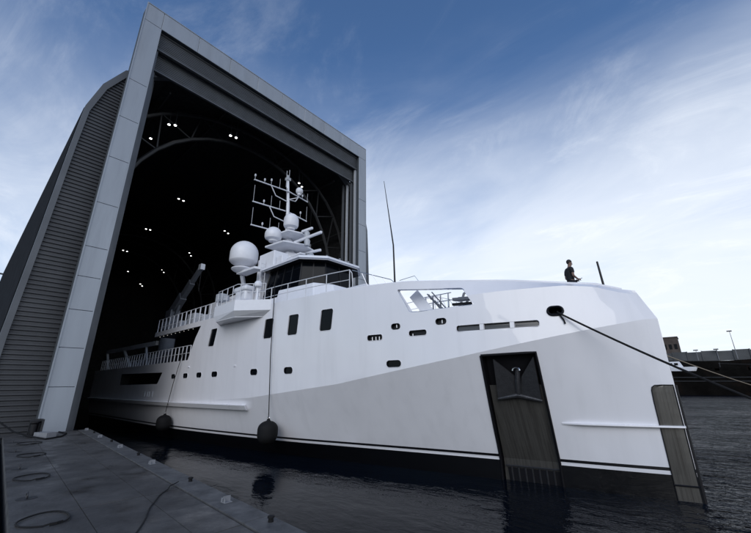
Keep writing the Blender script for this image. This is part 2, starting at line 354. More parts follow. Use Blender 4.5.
# inside face over the end wall, either side of the opening, so no daylight leaks in
# arch trusses inside
def arch():
    bm = bmesh.new(); o1, o2 = [], []
    for t in [i/22 for i in range(23)]:
        # parameter along the outline: resample
        z_src = None
        a = math.pi*t
        o1.append(V((0, -13.3*math.cos(a)*(1 if abs(math.cos(a)) < .999 else 1), 12+16.4*math.sin(a)**.62)))
        o2.append(V((0, -11.3*math.cos(a), 10.6+16.0*math.sin(a)**.75)))
    tube(bm, [V((0, -13.5, 0)), V((0, -13.4, 6))]+o1+[V((0, 13.4, 6)), V((0, 13.5, 0))], .17, 6)
    tube(bm, [V((0, -11.8, 0)), V((0, -11.6, 5))]+o2+[V((0, 11.6, 5)), V((0, 11.8, 0))], .17, 6)
    for i in range(22):
        beam(bm, o1[i], o2[i+1], .11, .11) if i % 2 == 0 else beam(bm, o2[i], o1[i+1], .11, .11)
    for k in range(4):
        z = 1+2.6*k
        for s in (-1, 1): beam(bm, (0, s*13.4, z), (0, s*11.7, z+1.3), .1, .1); beam(bm, (0, s*11.7, z+1.3), (0, s*13.4, z+2.6), .1, .1)
    return bm
a0 = obj('arch_truss', arch(), TRUSS); a0.location = (-29.5, YC, 0); inshed(a0)
for k in range(1, 6): c = copyob(a0, shed); c.location = (-29.5-8.6*k, YC, 0)
# longitudinal purlins and wind bracing between the first trusses
bm = bmesh.new()
for y, z in ((13.1, 8), (13.0, 16), (12.6, 21.5), (9, 26.2), (4, 28.2)):
    for s in (-1, 1): beam(bm, (-27, YC+s*y, z), (-78, YC+s*y, z), .12, .18)
inshed(obj('purlins', bm, TRUSS))
for k in range(4):
    x0, x1 = -29.5-8.6*k, -29.5-8.6*(k+1)
    for s in (-1, 1):
        bm = bmesh.new()
        for za, zb in ((4, 12), (12, 19)): beam(bm, (x0, s*13.1, za), (x1, s*13.1, zb), .12, .12); beam(bm, (x0, s*13.1, zb), (x1, s*13.1, za), .12, .12)
        inshed(obj('wind_brace', bm, TRUSS))
# shed floor either side of the dock basin
for y0, y1 in ((-14.1, -9.3), (9.3, 14.2)):
    bm = bmesh.new(); box(bm, LEN+.4, PX-1.3, y0, y1, -1, .85); inshed(obj('dock_side', bm, APRON))
# base block of the left column
bm = bmesh.new(); box(bm, PX-.9, PX+.5, -12.7, -10.7, -1, .86); inshed(obj('column_base', bm, DECKE))

# lamps: pairs of floodlights hanging from the roof
LAMPS = [(-32.6, -8.4, 25), (-29.4, -8.0, 25), (-29.1, -7.6, 25), (-27.6, -3.4, 25.6), (-27.5, -2.9, 25.6), (-42.4, -2.2, 25), (-42.5, -1.6, 25), (-55, -1.8, 25), (-54.9, -1.3, 25),
 (-47.4, 6.1, 25), (-47.9, 6.9, 25), (-67.2, -1.4, 25), (-67.3, -.8, 25), (-60.5, 6.5, 25), (-61.8, 7.3, 25), (-72, 1.0, 22.9), (-73.9, 6.9, 25), (-75.4, 7.7, 25), (-73.0, 3.5, 21.3), (-74.3, 4.2, 21.3), (-28.8, 5.4, 25), (-29.2, 6.1, 25)]
lp = empty('floodlight', LAMPS[0], 'x', 'floodlight', 'floodlights hanging under the shed roof')
bm = bmesh.new(); lathe(bm, [(.05, .26), (.09, .22), (.14, .05), (.155, 0.02)], n=14); tube(bm, [(0, 0, .3), (0, 0, 1.6)], .015, 5); housing = obj('housing', bm, TRIM, lp)
bm = bmesh.new(); lathe(bm, [(0, -.02), (.105, 0), (.105, .015), (0, .016)], n=14); lens = obj('lens', bm, LAMP, lp)
LLAB = ['lone floodlight farthest left, close beside the inner edge of the pale column near the roof',
 'left lamp of the bright pair nearest the left column under the door header', 'right lamp of the bright pair nearest the left column under the door header',
 'left lamp of the pair above the yacht mast just under the door header', 'right lamp of the pair above the yacht mast just under the door header',
 'left lamp of the second pair down in the middle row', 'right lamp of the second pair down in the middle row',
 'left lamp of the third pair down in the middle row', 'right lamp of the third pair down in the middle row',
 'upper lamp of the pair just up and left of the big radar dome', 'lower lamp of the pair just up and left of the big radar dome',
 'left lamp of the fourth pair down in the middle row', 'right lamp of the fourth pair down in the middle row',
 'upper lamp of the pair just left of the crane boom tip', 'lower lamp of the pair just left of the crane boom tip',
 'deepest single lamp of the middle row, small beside the left column',
 'upper lamp of the pair second from the bottom in the right row', 'lower lamp of the pair second from the bottom in the right row',
 'upper lamp of the lowest, deepest pair left of the crane', 'lower lamp of the lowest, deepest pair left of the crane',
 'upper lamp of the pair right of the mast top', 'lower lamp of the pair right of the mast top']
for i, p in enumerate(LAMPS):
    if i == 0: o = lp
    else:
        o = copyob(lp); copyob(housing, o); copyob(lens, o)
    o.location = p; o['label'] = LLAB[i]; s = 1.0+.0*i; 
# crane hook hanging in the shed
hk = empty('crane_hook', (-31, 9.0, 19), 'small pale crane hook block hanging on a cable right of the mast', 'crane hook')
bm = bmesh.new(); box(bm, -.12, .12, -.16, .16, -.3, .3); bevel(obj('hook_block', bm, PALE, hk), .04)
bm = bmesh.new(); tube(bm, [(0, 0, .3), (0, 0, 7.5)], .02, 6); obj('cable', bm, TRUSS, hk)
bm = bmesh.new(); tube(bm, [(0, 0, -.3), (0, 0, -.45), (.1, 0, -.6), (0, 0, -.72), (-.1, 0, -.62)], .03, 6); obj('hook', bm, TRUSS, hk)

# ================================================================== YACHT
ship = empty('support_yacht', (0, 0, 0), 'white yacht support ship with sharp bow lying half inside the shed', 'ship')
S0 = [0, .35, 6, 11.8, 18, 26, 34, 50]
def zt(s): return tabf(s, [0, .45, 1.2, 2.2, 4.5, 8.2, 10.5, 14.5, 22, 33, 50], [6.5, 6.6, 6.86, 6.98, 7.3, 7.70, 7.75, 7.75, 7.75, 7.75, 7.75])
def zk(s): return tabf(s, S0, [5.45, 5.42, 4.4, 3.45, 2.8, 2.45, 2.25, 2.2])
BWt = ([0, 1, 2, 4, 5.75, 9.9, 16, 22, 30, 50], [.04, .25, .42, .75, 1.03, 1.8, 2.9, 3.8, 4.5, 4.6])
BSt = ([0, 1, 2, 4, 5.75, 9.9, 16, 22, 27, 34, 50], [.05, .28, .5, .85, 1.15, 2.0, 3.35, 4.1, 4.6, 4.75, 4.75])
BKt = ([0, .3, 1, 2.2, 4.5, 6, 8.2, 10.5, 12, 18, 25, 30, 50], [.06, .36, .85, 1.5, 2.4, 2.85, 3.3, 3.65, 3.9, 4.55, 4.9, 5.0, 5.0])
BMt = ([0, .3, 1, 2.2, 4.5, 6, 8.2, 10.5, 12, 18, 25, 30, 50], [.06, .33, .78, 1.38, 2.25, 2.75, 3.3, 3.8, 4.1, 4.75, 5.0, 5.02, 5.02])
BTt = ([0, .45, 1.2, 2.2, 4.5, 8.2, 10.5, 14.5, 18, 25, 50], [.1, .22, .5, .95, 1.85, 3.2, 3.9, 4.5, 4.7, 4.9, 4.95])
def sm(T, s):   # table smoothed by averaging so the plan lines are fair curves
    w = min(1.6, .25+s*.18); return sum(tabf(max(0, s+w*k), *T)*c for k, c in ((-1, .25), (-.5, .25), (.5, .25), (1, .25))) if s > .4 else tabf(s, *T)
def zm(s): return zt(s)-1.15*min(1, max(.15, (s-1)/8))
def rows_at(s):
    return [(-1.5, sm(BWt, s)*.8), (0, sm(BWt, s)), (.75, sm(BSt, s)), (zk(s), sm(BKt, s)), (zm(s), sm(BMt, s)), (zt(s), sm(BTt, s))]
def half(s, z):
    r = rows_at(s); return tabf(z, [a for a, b in r], [b for a, b in r])
def hx(s, z):
    k = max(0, (z-5.45)/1.1); return -s-.45*min(k, 1)*max(0, 1-s/4)
def hp(x, z, off=0, side=-1):   # point on the hull plating; off = outward
    s = max(-x, 0.0)
    for _ in range(3): s = max(0.0, s-(hx(s, z)-x)*-1) if abs(hx(s, z)-x) > 1e-4 else s
    return V((x, side*(half(s, z)+off), z))
def hull_mesh():
    bm = bmesh.new(); SS = []; s = 0
    while s < 50: SS.append(s); s += .1 if s < 1 else (.25 if s < 14 else .5)
    SS.append(50); prev = None; first = None
    for s in SS:
        r = rows_at(s); zs_ = [r[0][0], r[1][0], r[2][0]]
        def lin_(a, b, n): return [a+(b-a)*k/n for k in range(1, n+1)]
        zz = zs_+lin_(.75, r[3][0], 4)+lin_(r[3][0], r[4][0], 3)+lin_(r[4][0], r[5][0], 2)
        sb = [bm.verts.new((hx(s, z), -half(s, z), z)) for z in zz]; pt = [bm.verts.new((hx(s, z), half(s, z), z)) for z in zz]
        loop = sb+pt[::-1]
        if prev:
            n = len(loop)
            for i in range(n): bm.faces.new((prev[i], prev[(i+1) % n], loop[(i+1) % n], loop[i]))
        else: first = loop
        prev = loop
    m = len(first)//2      # bow cap and transom as strips
    for lp_ in (first, prev):
        for i in range(m-1): bm.faces.new((lp_[i], lp_[i+1], lp_[-2-i], lp_[-1-i]))
    fixn(bm); return bm
hull = obj('hull', hull_mesh(), [HULLP, BLACK], ship)
def boolean(target, bm, smi=0):
    fixn(bm)
    c = obj('cutter', bm, [HULLP, BLACK]); md = target.modifiers.new('b', 'BOOLEAN'); md.operation = 'DIFFERENCE'; md.solver = 'EXACT'; md.object = c
    apply_mods(target); me = c.data; bpy.data.objects.remove(c); bpy.data.meshes.remove(me)
def wellpoly(x0, x1, inset, n=24):
    xs_ = [x0+(x1-x0)*k/n for k in range(n+1)]
    return [(x, -(half(-x, zt(-x))-inset)) for x in xs_]+[(x, half(-x, zt(-x))-inset) for x in xs_[::-1]]
# 1: foredeck well behind the bulwark
bm = bmesh.new(); prism(bm, wellpoly(-13.2, -1.25, .16), 6.22, 9.5); boolean(hull, bm)
# 2: after decks
bm = bmesh.new(); box(bm, -51, -33.2, -6, 6, 5.15, 9.5); boolean(hull, bm)
bm = bmesh.new()
for sg in (-1, 1):
    a = [(-34, 5.15), (-25.75, 5.15), (-24.5, 7.38), (-34, 7.38)]
    p = [bm.verts.new((x, sg*5.6, z)) for x, z in a]; q = [bm.verts.new((x, sg*3.3, z)) for x, z in a]
    bm.faces.new(p); bm.faces.new(q[::-1])
    for i in range(4): bm.faces.new((p[i], p[(i+1) % 4], q[(i+1) % 4], q[i]))
for f in bm.faces: f.material_index = 1  # walkway recess faces set black, standing in for the shade inside
boolean(hull, bm)
# 3: openings in the plating; each is (name, list of (x,z) corners, recess)
def rrect(x0, x1, z0, z1, r, skew=0, n=5, dz=0):
    pts = []; sk = lambda z: skew*(z-(z0+z1)/2)/(z1-z0)
    for cx_, cz_, a0_ in ((x1-r, z1-r, 0), (x0+r, z1-r, 90), (x0+r, z0+r, 180), (x1-r, z0+r, 270)):
        for k in range(n+1):
            a = math.radians(a0_+90*k/n); x, z = cx_+r*math.cos(a), cz_+r*math.sin(a); pts.append((x+sk(z), z+dz*(x-x0)/(x1-x0)))
    return pts
def rpoly(P, r, n=5):
    out_ = []; m = len(P)
    for i in range(m):
        a, b, c = V(P[i-1]), V(P[i]), V(P[(i+1) % m]); u, v = (a-b).normalized(), (c-b).normalized()
        p0, p1 = b+u*r, b+v*r
        for k in range(n+1):
            t = k/n; out_.append(tuple((p0*(1-t)**2+b*2*t*(1-t)+p1*t*t)))
    return out_
HOLES = []
for x in (-27.77, -25.78, -23.82, -21.86): HOLES.append(('porthole', rrect(x-.36, x+.36, 3.95, 4.29, .15), .09))
for x in (-17.74, -14.97): HOLES.append(('porthole', rrect(x-.33, x+.33, 3.96, 4.31, .16), .09))
HOLES.append(('porthole', rrect(-9.2, -8.5, 4.08, 4.38, .145), .10))
HOLES.append(('vent_opening', rrect(-10.1, -9.34, 5.24, 5.50, .1), .16))
HOLES.append(('fairlead', rrect(-8.88, -8.5, 5.66, 5.88, .10), .14))
HOLES.append(('vent_opening', rrect(-8.11, -7.33, 5.30, 5.54, .1), .16))
HOLES.append(('fairlead', rrect(-6.92, -6.52, 5.70, 5.92, .10), .14))
HOLES.append(('long_opening', rrect(-6.13, -3.28, 5.34, 5.58, .09), .14))
for x0, x1, z0, z1 in ((-22.95, -22.15, 5.85, 6.97), (-17.0, -16.25, 5.86, 6.93), (-15.05, -14.3, 5.88, 6.93), (-12.78, -12.02, 5.90, 6.93)):
    HOLES.append(('side_window', rrect(x0, x1, z0, z1, .12, .26 if x0 < -20 else .16), .07))
OPEN = rpoly([(-8.62, 7.38), (-5.87, 7.12), (-5.42, 6.36), (-7.62, 6.30), (-8.05, 6.33)], .10)
HAWSE = rrect(-2.98, -2.52, 5.72, 6.02, .149)
RECESS = rpoly([(-40, 4.58), (-29.9, 4.45), (-30.6, 3.62), (-40, 3.62)], .12)
for sg in (-1, 1):
    bm = bmesh.new()
    def cut(pts, depth, mi=1, outd=.25):
        a = [bm.verts.new(hp(x, z, outd, sg)) for x, z in pts]; b = [bm.verts.new(hp(x, z, -depth, sg)) for x, z in pts]
        n = len(pts); fs = [bm.faces.new(a), bm.faces.new(b[::-1])]
        for i in range(n): fs.append(bm.faces.new((a[i], a[(i+1) % n], b[(i+1) % n], b[i])))
        for f in fs: f.material_index = mi
        bmesh.ops.triangulate(bm, faces=[fs[0], fs[1]])
    for nm, pts, dp in HOLES: cut(pts, dp, 0 if nm == 'side_window' else 1)
    cut(OPEN, .6, 0, .3); cut(HAWSE, .55); cut(RECESS, .7)
    # anchor pocket
    PK = [(-5.33, 4.40), (-3.55, 4.45), (-3.60, 2.2), (-3.68, -.7), (-5.72, -.7), (-5.52, 2.1)]
    cut(PK, .42)
    boolean(hull, bm)
for p in hull.data.polygons: p.use_smooth = True
hull.data.set_sharp_from_angle(angle=math.radians(7))
# panes and rims of the openings
def pane(name, pts, depth, m, side=-1):
    bm = bmesh.new(); f = bm.faces.new([bm.verts.new(hp(x, z, -depth, side)) for x, z in pts]); return obj(name, bm, m, hull)
def rim(name, pts, off, r, m, side=-1, parent=None):
    bm = bmesh.new(); P = [hp(x, z, off, side) for x, z in pts]; P.append(P[0]); tube(bm, P, r, 6, cap=False); return obj(name, bm, m, parent or hull, 60)
for sg in (-1, 1):
    for nm, pts, dp in HOLES:
        g = pane({'side_window': 'side_window', 'porthole': 'porthole', 'vent_opening': 'vent', 'fairlead': 'fairlead', 'long_opening': 'bulwark_window'}[nm], pts, dp-.02, GLASS if nm in ('side_window', 'porthole') else (mat('grey_glass', (.05, .055, .065), .15) if nm == 'long_opening' else BLACK), sg)  # the long opening gets a paler grey glass
        if nm in ('fairlead',): rim('fairlead_rim', pts, .01, .022, BLACK, sg)
        else: rim('window_rim', pts, .003, .012, WHITE, sg)
    rim('hawse_rim', HAWSE, .02, .045, BLACK, sg); rim('opening_rim', OPEN, -.01, .018, STEEL, sg)
    # mullions across the long opening and inside the vents
    for x in (-5.2, -4.16):
        bm = bmesh.new()
        for a, b in (((x-.07), (x+.07)),):
            p = [hp(xx, z, -o_, sg) for xx in (a, b) for z in (5.35, 5.57) for o_ in (.0, .10)]
            v = [bm.verts.new(q) for q in p]
            for f in ((0, 1, 3, 2), (4, 6, 7, 5), (0, 4, 5, 1), (2, 3, 7, 6), (0, 2, 6, 4), (1, 5, 7, 3)): bm.faces.new([v[i] for i in f])
        obj('mullion', bm, WHITE, hull)
    for x in (-9.9, -9.72, -9.55, -7.98, -6.72, -8.7):
        bm = bmesh.new(); z0 = 5.26 if abs(x+9.72) < .2 or abs(x+7.98) < .01 else 5.72; tube(bm, [hp(x, z0, -.08, sg), hp(x, z0+.15, -.08, sg)], .03, 6)
        obj('roller', bm, STEEL, hull)
bm = bmesh.new()   # handrail and machinery seen through the big opening
for x in (-8.3, -7.9, -7.5, -7.1): beam(bm, (x, -1.6, 6.24), (x+.05, -1.6, 7.3), .05, .05)
for z in (6.6, 6.95, 7.28): tube(bm, [(-8.4, -1.6, z), (-6.9, -1.6, z)], .02, 6)
obj('deck_rail', bm, STEEL, ship)
bm = bmesh.new(); box(bm, -6.9, -6.1, -.6, .6, 6.24, 6.95); lathe(bm, [(.22, 0), (.22, .08), (.14, .12), (.14, .5), (.22, .56), (.22, .62)], (-5.6, -.9, 6.23), 16)
lathe(bm, [(.22, 0), (.22, .08), (.14, .12), (.14, .5), (.22, .56), (.22, .62)], (-5.6, .9, 6.23), 16); obj('mooring_winch', bm, GREY, ship, 40)
bm = bmesh.new()
tube(bm, [(-7.5, -.3, 6.24), (-7.0, -.2, 7.5), (-6.3, .1, 7.9)], .06, 8); beam(bm, (-8.2, .4, 6.24), (-6.8, .4, 7.6), .08, .08); beam(bm, (-7.9, .9, 7.55), (-4.6, 1.1, 7.25), .08, .22)
obj('davit', bm, GREY, ship)

bm = bmesh.new(); beam(bm, (-7.0, -1.3, 7.02), (-5.2, -1.1, 6.9), .2, .12); obj('gangway', bm, GREY, ship)
bm = bmesh.new(); beam(bm, (-7.0, -1.35, 6.78), (-5.2, -1.15, 6.68), .2, .10); obj('gangway', bm, BLACK, ship)
bm = bmesh.new(); box(bm, -6.6, -5.3, -1.5, -1.42, 6.24, 6.58); obj('locker_door', bm, SUPER, ship)
bm = bmesh.new(); beam(bm, (-8.3, -2.5, 7.3), (-7.55, -2.4, 6.25), .05, .5); obj('bulwark_stay', bm, SUPER, ship)
bm = bmesh.new()
for k in range(5): beam(bm, (-7.9+.16*k, -1.9, 7.3-.17*k), (-7.75+.16*k, -1.9, 7.05-.17*k), .1, .05); 
tube(bm, [(-8.0, -1.85, 7.35), (-7.1, -1.8, 6.25)], .03, 6); tube(bm, [(-7.75, -1.85, 7.4), (-6.85, -1.8, 6.25)], .03, 6); obj('deck_stair', bm, GREY, ship)
# anchor pocket: wear plate, frame, anchor
for sg in (-1, 1):
    bm = bmesh.new(); n = 14; G = []
    for j in range(n+1):
        t = j/n; z = 3.35+(-.7-3.35)*t; xa = tabf(-z, [-4.4, -2.1, .7], [-5.33, -5.52, -5.72])+.06; xb = tabf(-z, [-4.45, -2.2, .7], [-3.55, -3.60, -3.68])-.05
        G.append([bm.verts.new(hp(xa+(xb-xa)*k/6, z, -.14, sg)) for k in range(7)])
    for a, b in zip(G, G[1:]):
        for k in range(6): bm.faces.new((a[k], a[k+1], b[k+1], b[k]))
    pl = obj('wear_plate', bm, WEAR, hull)
    bm = bmesh.new()
    for k in range(1, 8):
        x0 = -5.56+k*.235; tube(bm, [hp(x0, .48, -.12, sg), hp(x0-.03, -.6, -.12, sg)], .035, 6)
    P = [hp(-5.52+k*.2, .5+.0*k, -.11, sg) for k in range(10)]; tube(bm, P, .035, 6)
    obj('wear_bar', bm, ANCHOR, hull)
    bm = bmesh.new(); P = [[bm.verts.new(hp(xx, zz_, -.132, sg)) for xx in (-5.50+.03, -5.0, -4.5, -4.0, -3.70)] for zz_ in (.44, -.7)]
    for k in range(4): bm.faces.new((P[0][k], P[0][k+1], P[1][k+1], P[1][k]))
    obj('boot_top_plate', bm, BLACK, hull)
    bm = bmesh.new(); Q = []
    for (xa, za), (xb, zb) in zip(PK, PK[1:]+PK[:1]):
        for k in range(6): Q.append(hp(xa+(xb-xa)*k/6, za+(zb-za)*k/6, .015, sg))
    Q.append(Q[0]); tube(bm, Q, .045, 6, cap=False); obj('pocket_frame', bm, BLACK, hull, 50)
    if True:
        bm = bmesh.new()
        def fl(pts, th=.09):
            a = [bm.verts.new(hp(x, z, o_, sg)) for x, z, o_ in pts]; b = [bm.verts.new(hp(x, z, o_-th, sg)) for x, z, o_ in pts]; m_ = len(pts)
            bm.faces.new(a); bm.faces.new(b[::-1])
            for i in range(m_): bm.faces.new((a[i], a[(i+1) % m_], b[(i+1) % m_], b[i]))
        fl([(-4.96, 4.26, -.02), (-4.45, 3.66, -.16), (-4.47, 2.93, -.06), (-5.12, 2.86, .03)])
        fl([(-3.67, 4.30, -.02), (-4.23, 3.64, -.16), (-4.41, 2.93, -.06), (-3.72, 2.80, .03)])
        tube(bm, [hp(-5.14, 2.86, .0, sg), hp(-4.45, 2.98, -.02, sg), hp(-3.72, 2.80, .0, sg)], [.05, .09, .05], 8)
        tube(bm, [hp(-4.44, 3.0, -.05, sg), hp(-4.36, 3.5, -.08, sg), hp(-4.30, 3.95, -.2, sg)], [.10, .10, .08], 8)
        fixn(bm); an = obj('anchor', bm, ANCHOR, ship, 30)
        bm = bmesh.new(); c = hp(-4.31, 3.84, -.02, sg); tube(bm, [c+V((.13*math.cos(a), 0, .11*math.sin(a))) for a in [math.pi*k/8 for k in range(9)]], .03, 6)
        obj('shackle', bm, STEEL, an)
# bare steel stem plate, spray rail, rub rail
for sg in (-1, 1):
    bm = bmesh.new(); G = []; zz = [3.30, 3.24, 3.1, 2.8]+[2.8-.35*k for k in range(1, 11)]
    for z in zz:
        wd = .60 if z < 3.15 else (.57 if z < 3.27 else .50); G.append([bm.verts.new(hp(-.035-(wd-.035)*k/4, z, .012, sg)) for k in range(5)])
    for a, b in zip(G, G[1:]):
        for k in range(4): bm.faces.new((a[k], a[k+1], b[k+1], b[k]))
    obj('stem_plate', bm, WEAR, hull)
    bm = bmesh.new()
    for z in (.42, -.02): tube(bm, [hp(-.02-.6*k/4, z, .03, sg) for k in range(5)], .028, 6)
    E_ = [hp(-.035, z, .02, sg) for z in zz][::-1]+[hp(-.3, 3.305, .02, sg), hp(-.5, 3.295, .02, sg), hp(-.57, 3.24, .02, sg), hp(-.60, 3.14, .02, sg)]+[hp(-.61, z, .02, sg) for z in zz[3:]]
    tube(bm, E_, .016, 6); obj('plate_edging', bm, BLACK, hull)
    bm = bmesh.new(); R_ = []
    for k in range(18):
        x = -3.27+(3.27+.02)*k/17; wd = min(.17, .03+.14*k/3); 
        R_.append([bm.verts.new(hp(x, z, o_, sg)) for z, o_ in ((2.035, -.02), (2.035, wd*.8), (2.055, wd*.85), (2.085, wd*.8), (2.10, -.02))])
    for a, b in zip(R_, R_[1:]):
        for k in range(4): bm.faces.new((a[k], b[k], b[k+1], a[k+1]))
    bm.faces.new(R_[0]); bm.faces.new(R_[-1][::-1]); fixn(bm); obj('spray_rail', bm, WHITE, hull)
    bm = bmesh.new(); R_ = []
    for k in range(60):
        x = -18.3-31.5*k/59; o_ = .32 if k else .28
        R_.append([bm.verts.new(hp(x-(.25 if q in (0, 3) and k == 0 else 0), z, oo, sg)) for q, (z, oo) in enumerate(((2.13, -.03), (2.16, o_*.75), (2.40, o_), (2.44, -.03)))])
    for a, b in zip(R_, R_[1:]):
        for k in range(3): bm.faces.new((a[k], b[k], b[k+1], a[k+1]))
    bm.faces.new(R_[0]); fixn(bm); obj('rub_rail', bm, WHITE, hull)
bm = bmesh.new(); tube(bm, [(.0, 0, -1.4), (0.0, 0, 3.3)], .06, 8); obj('stem_bar', bm, BLACK, hull, 50)
bm = bmesh.new(); R_ = []          # small overboard fittings
for x, z in ((-25.4, 4.68), (-19.6, 4.53)):
    p = hp(x, z, .02); box(bm, x-.09, x+.09, p.y-.03, p.y+.03, z-.03, z+.04)
obj('overflow_lip', bm, SUPER, hull)
bm = bmesh.new()                   # fender gate posts and gaps in the shaded side
for x in (-31.2, -31.9, -32.3, -32.9): box(bm, x, x+.05, hp(x, 2.9).y-.03, hp(x, 2.9).y+.02, 2.7, 3.1)
obj('draft_mark', bm, LGREY, hull)

# ---- railings: one part per run, its stanchions sub-parts
def railing(pts, h, zb, spacing=1.1, rails=(1, .5), m=RAIL, pr=.022, rr=.018, post_w=None, lean=0, drop=False):
    bm = bmesh.new(); P = [V((x, y, zb)) for x, y in pts]
    for k in rails:
        tube(bm, [p+V((0, 0, h*k)) for p in P], rr if k < 1 else rr*1.3, 6)
    if drop: tube(bm, [P[-1]+V((0, 0, h)), P[-1]+V((.16, 0, h*.8)), P[-1]+V((.22, 0, h*.3)), P[-1]+V((.22, 0, 0))], rr*1.3, 6)
    r_ = obj('railing', bm, m, ship); proto = None
    L_ = [0]
    for a, b in zip(P, P[1:]): L_.append(L_[-1]+(b-a).length)
    n = max(1, round(L_[-1]/spacing))
    for i in range(n+1):
        d = L_[-1]*i/n; x = tabf(d, L_, [p.x for p in P]); y = tabf(d, L_, [p.y for p in P])
        if proto is None:
            bm = bmesh.new()
            if post_w: box(bm, -post_w/2, post_w/2, -.02, .02, 0, h)
            else: tube(bm, [(0, 0, 0), (0, 0, h)], pr, 6)
            proto = obj('stanchion', bm, m, r_); o = proto
        else: o = copyob(proto, r_)
        o.location = (x, y, zb)
    return r_
def edge(x0, x1, inset, side, n=10): return [(x, side*(sm(BTt, -x)-inset)) for x in [x0+(x1-x0)*k/n for k in range(n+1)]]
for sg in (-1, 1):
    bm = bmesh.new(); tube(bm, [V((hx(s_, zt(s_)), sg*(half(s_, zt(s_))-.05), zt(s_)+.005)) for s_ in [.4+.4*k for k in range(32)]], .05, 8); obj('cap_rail', bm, WHITE, hull, 60)
for sg in (-1, 1):
    railing(edge(-22.4, -11.1, .12, sg), 1.0, 7.74, 1.45, drop=True)
    railing(edge(-33.1, -22.9, .1, sg), 1.05, 7.76, .80, (1, .35), SUPER, post_w=.11)
    railing(edge(-48.5, -25.9, .1, sg, 14), 1.02, 5.16, .66, (1, .5), SUPER, post_w=.09)
for sg in (-1, 1):
    bm = bmesh.new(); P = [V((-11.0, sg*3.75, 8.72)), V((-10.3, sg*3.6, 8.45)), V((-9.0, sg*3.25, 7.95)), V((-8.75, sg*3.2, 7.7))]
    tube(bm, P, .017, 6); tube(bm, [V((-8.7, sg*3.0, 7.9)), V((-8.0, sg*2.8, 8.02)), V((-7.8, sg*2.75, 7.7))], .014, 6)
    rl = obj('sloping_rail', bm, STEEL, ship)
    for a, b in (((-10.5, 3.62, 8.53), (-10.1, 3.55, 7.68)), ((-9.9, 3.5, 8.3), (-9.5, 3.42, 7.68)), ((-9.4, 3.35, 8.1), (-9.15, 3.3, 7.68))):
        bm = bmesh.new(); tube(bm, [(a[0], sg*a[1], a[2]), (b[0], sg*b[1], b[2])], .014, 6); obj('stanchion', bm, STEEL, rl)
# ---- after part: underdeck lights, canopy frame, deckhouse
for k in range(9):
    bm = bmesh.new(); lathe(bm, [(0, -.02), (.03, 0), (.03, .02)], n=8)
    if k == 0: dl = obj('deck_light', bm, mat('deck_light_glow', (1, .98, .92), emit=.45), ship); o = dl
    else: bm.free(); o = copyob(dl, ship)
    o.location = (-26.2-.8*k, -4.72, 7.36)
for sg in (-1, 1):
    bm = bmesh.new(); y = sg*4.6
    beam(bm, (-48.5, y, 7.15), (-33.4, y, 6.95), .2, .34); beam(bm, (-48.5, y, 7.1), (-46.8, y, 5.2), .2, .2); beam(bm, (-42.5, y, 7.0), (-39.5, y, 5.2), .2, .2); beam(bm, (-36, y, 6.9), (-35, y, 5.2), .15, .15)
    obj('canopy_frame', bm, LGREY, ship)
bm = bmesh.new(); box(bm, -44, -34, -2.6, 2.6, 5.17, 6.6); bevel(obj('deck_house', bm, GREY, ship), .1)
bm = bmesh.new()
for k in range(14): box(bm, -46.5+k*.85, -46.1+k*.85, -4.2, -3.9, 5.17, 5.17+random.uniform(.4, 1.0))
obj('deck_locker', bm, GREY, ship)
# ---- bridge wing
for sg in (-1, 1):
    bm = bmesh.new(); a = [(-22.4, sg*4.78), (-20.9, sg*5.75), (-18.15, sg*5.9), (-16.5, sg*4.6)]; b = [(-22.0, sg*4.75), (-20.6, sg*5.7), (-18.35, sg*5.7), (-17.1, sg*4.6)]
    prism(bm, b, 7.1, 7.13); prism(bm, a, 7.42, 8.02); prism(bm, [p for p in b], 7.131, 7.419, a); fixn(bm)
    wing = obj('bridge_wing', bm, SUPER, ship)
    bm = bmesh.new(); box(bm, -18.95, -17.75, sg*5.3-.25, sg*5.3+.25, 8.03, 8.75); box(bm, -19.05, -17.65, sg*5.3-.33, sg*5.3+.33, 8.60, 8.92); bevel(obj('wing_console', bm, SUPER, wing), .12, 3)
    bm = bmesh.new(); lathe(bm, [(.10, 0), (.06, .05), (.06, .68), (.1, .72), (.2, .78), (.23, .9), (.2, 1.02), (.12, 1.1), (0, 1.13)], (-17.3, sg*5.05, 8.03), 16); obj('small_dome', bm, SUPER, wing, 40)
    bm = bmesh.new(); box(bm, -21.6, -21.0, sg*5.25-.2, sg*5.25+.2, 8.5, 9.0); tube(bm, [(-21.3, sg*5.25, 8.03), (-21.3, sg*5.25, 8.5)], .05, 6); lathe(bm, [(0, 0), (.2, .02), (.2, .3), (0, .32)], (-20.6, sg*5.25, 8.45), 12); tube(bm, [(-20.6, sg*5.25, 8.03), (-20.6, sg*5.25, 8.5)], .05, 6); obj('searchlight', bm, LGREY, wing, 40)
    railing([(-22.3, sg*4.9), (-20.8, sg*5.65), (-18.25, sg*5.78), (-16.9, sg*4.8)], .95, 8.03, .7, (1, .5), RAIL)
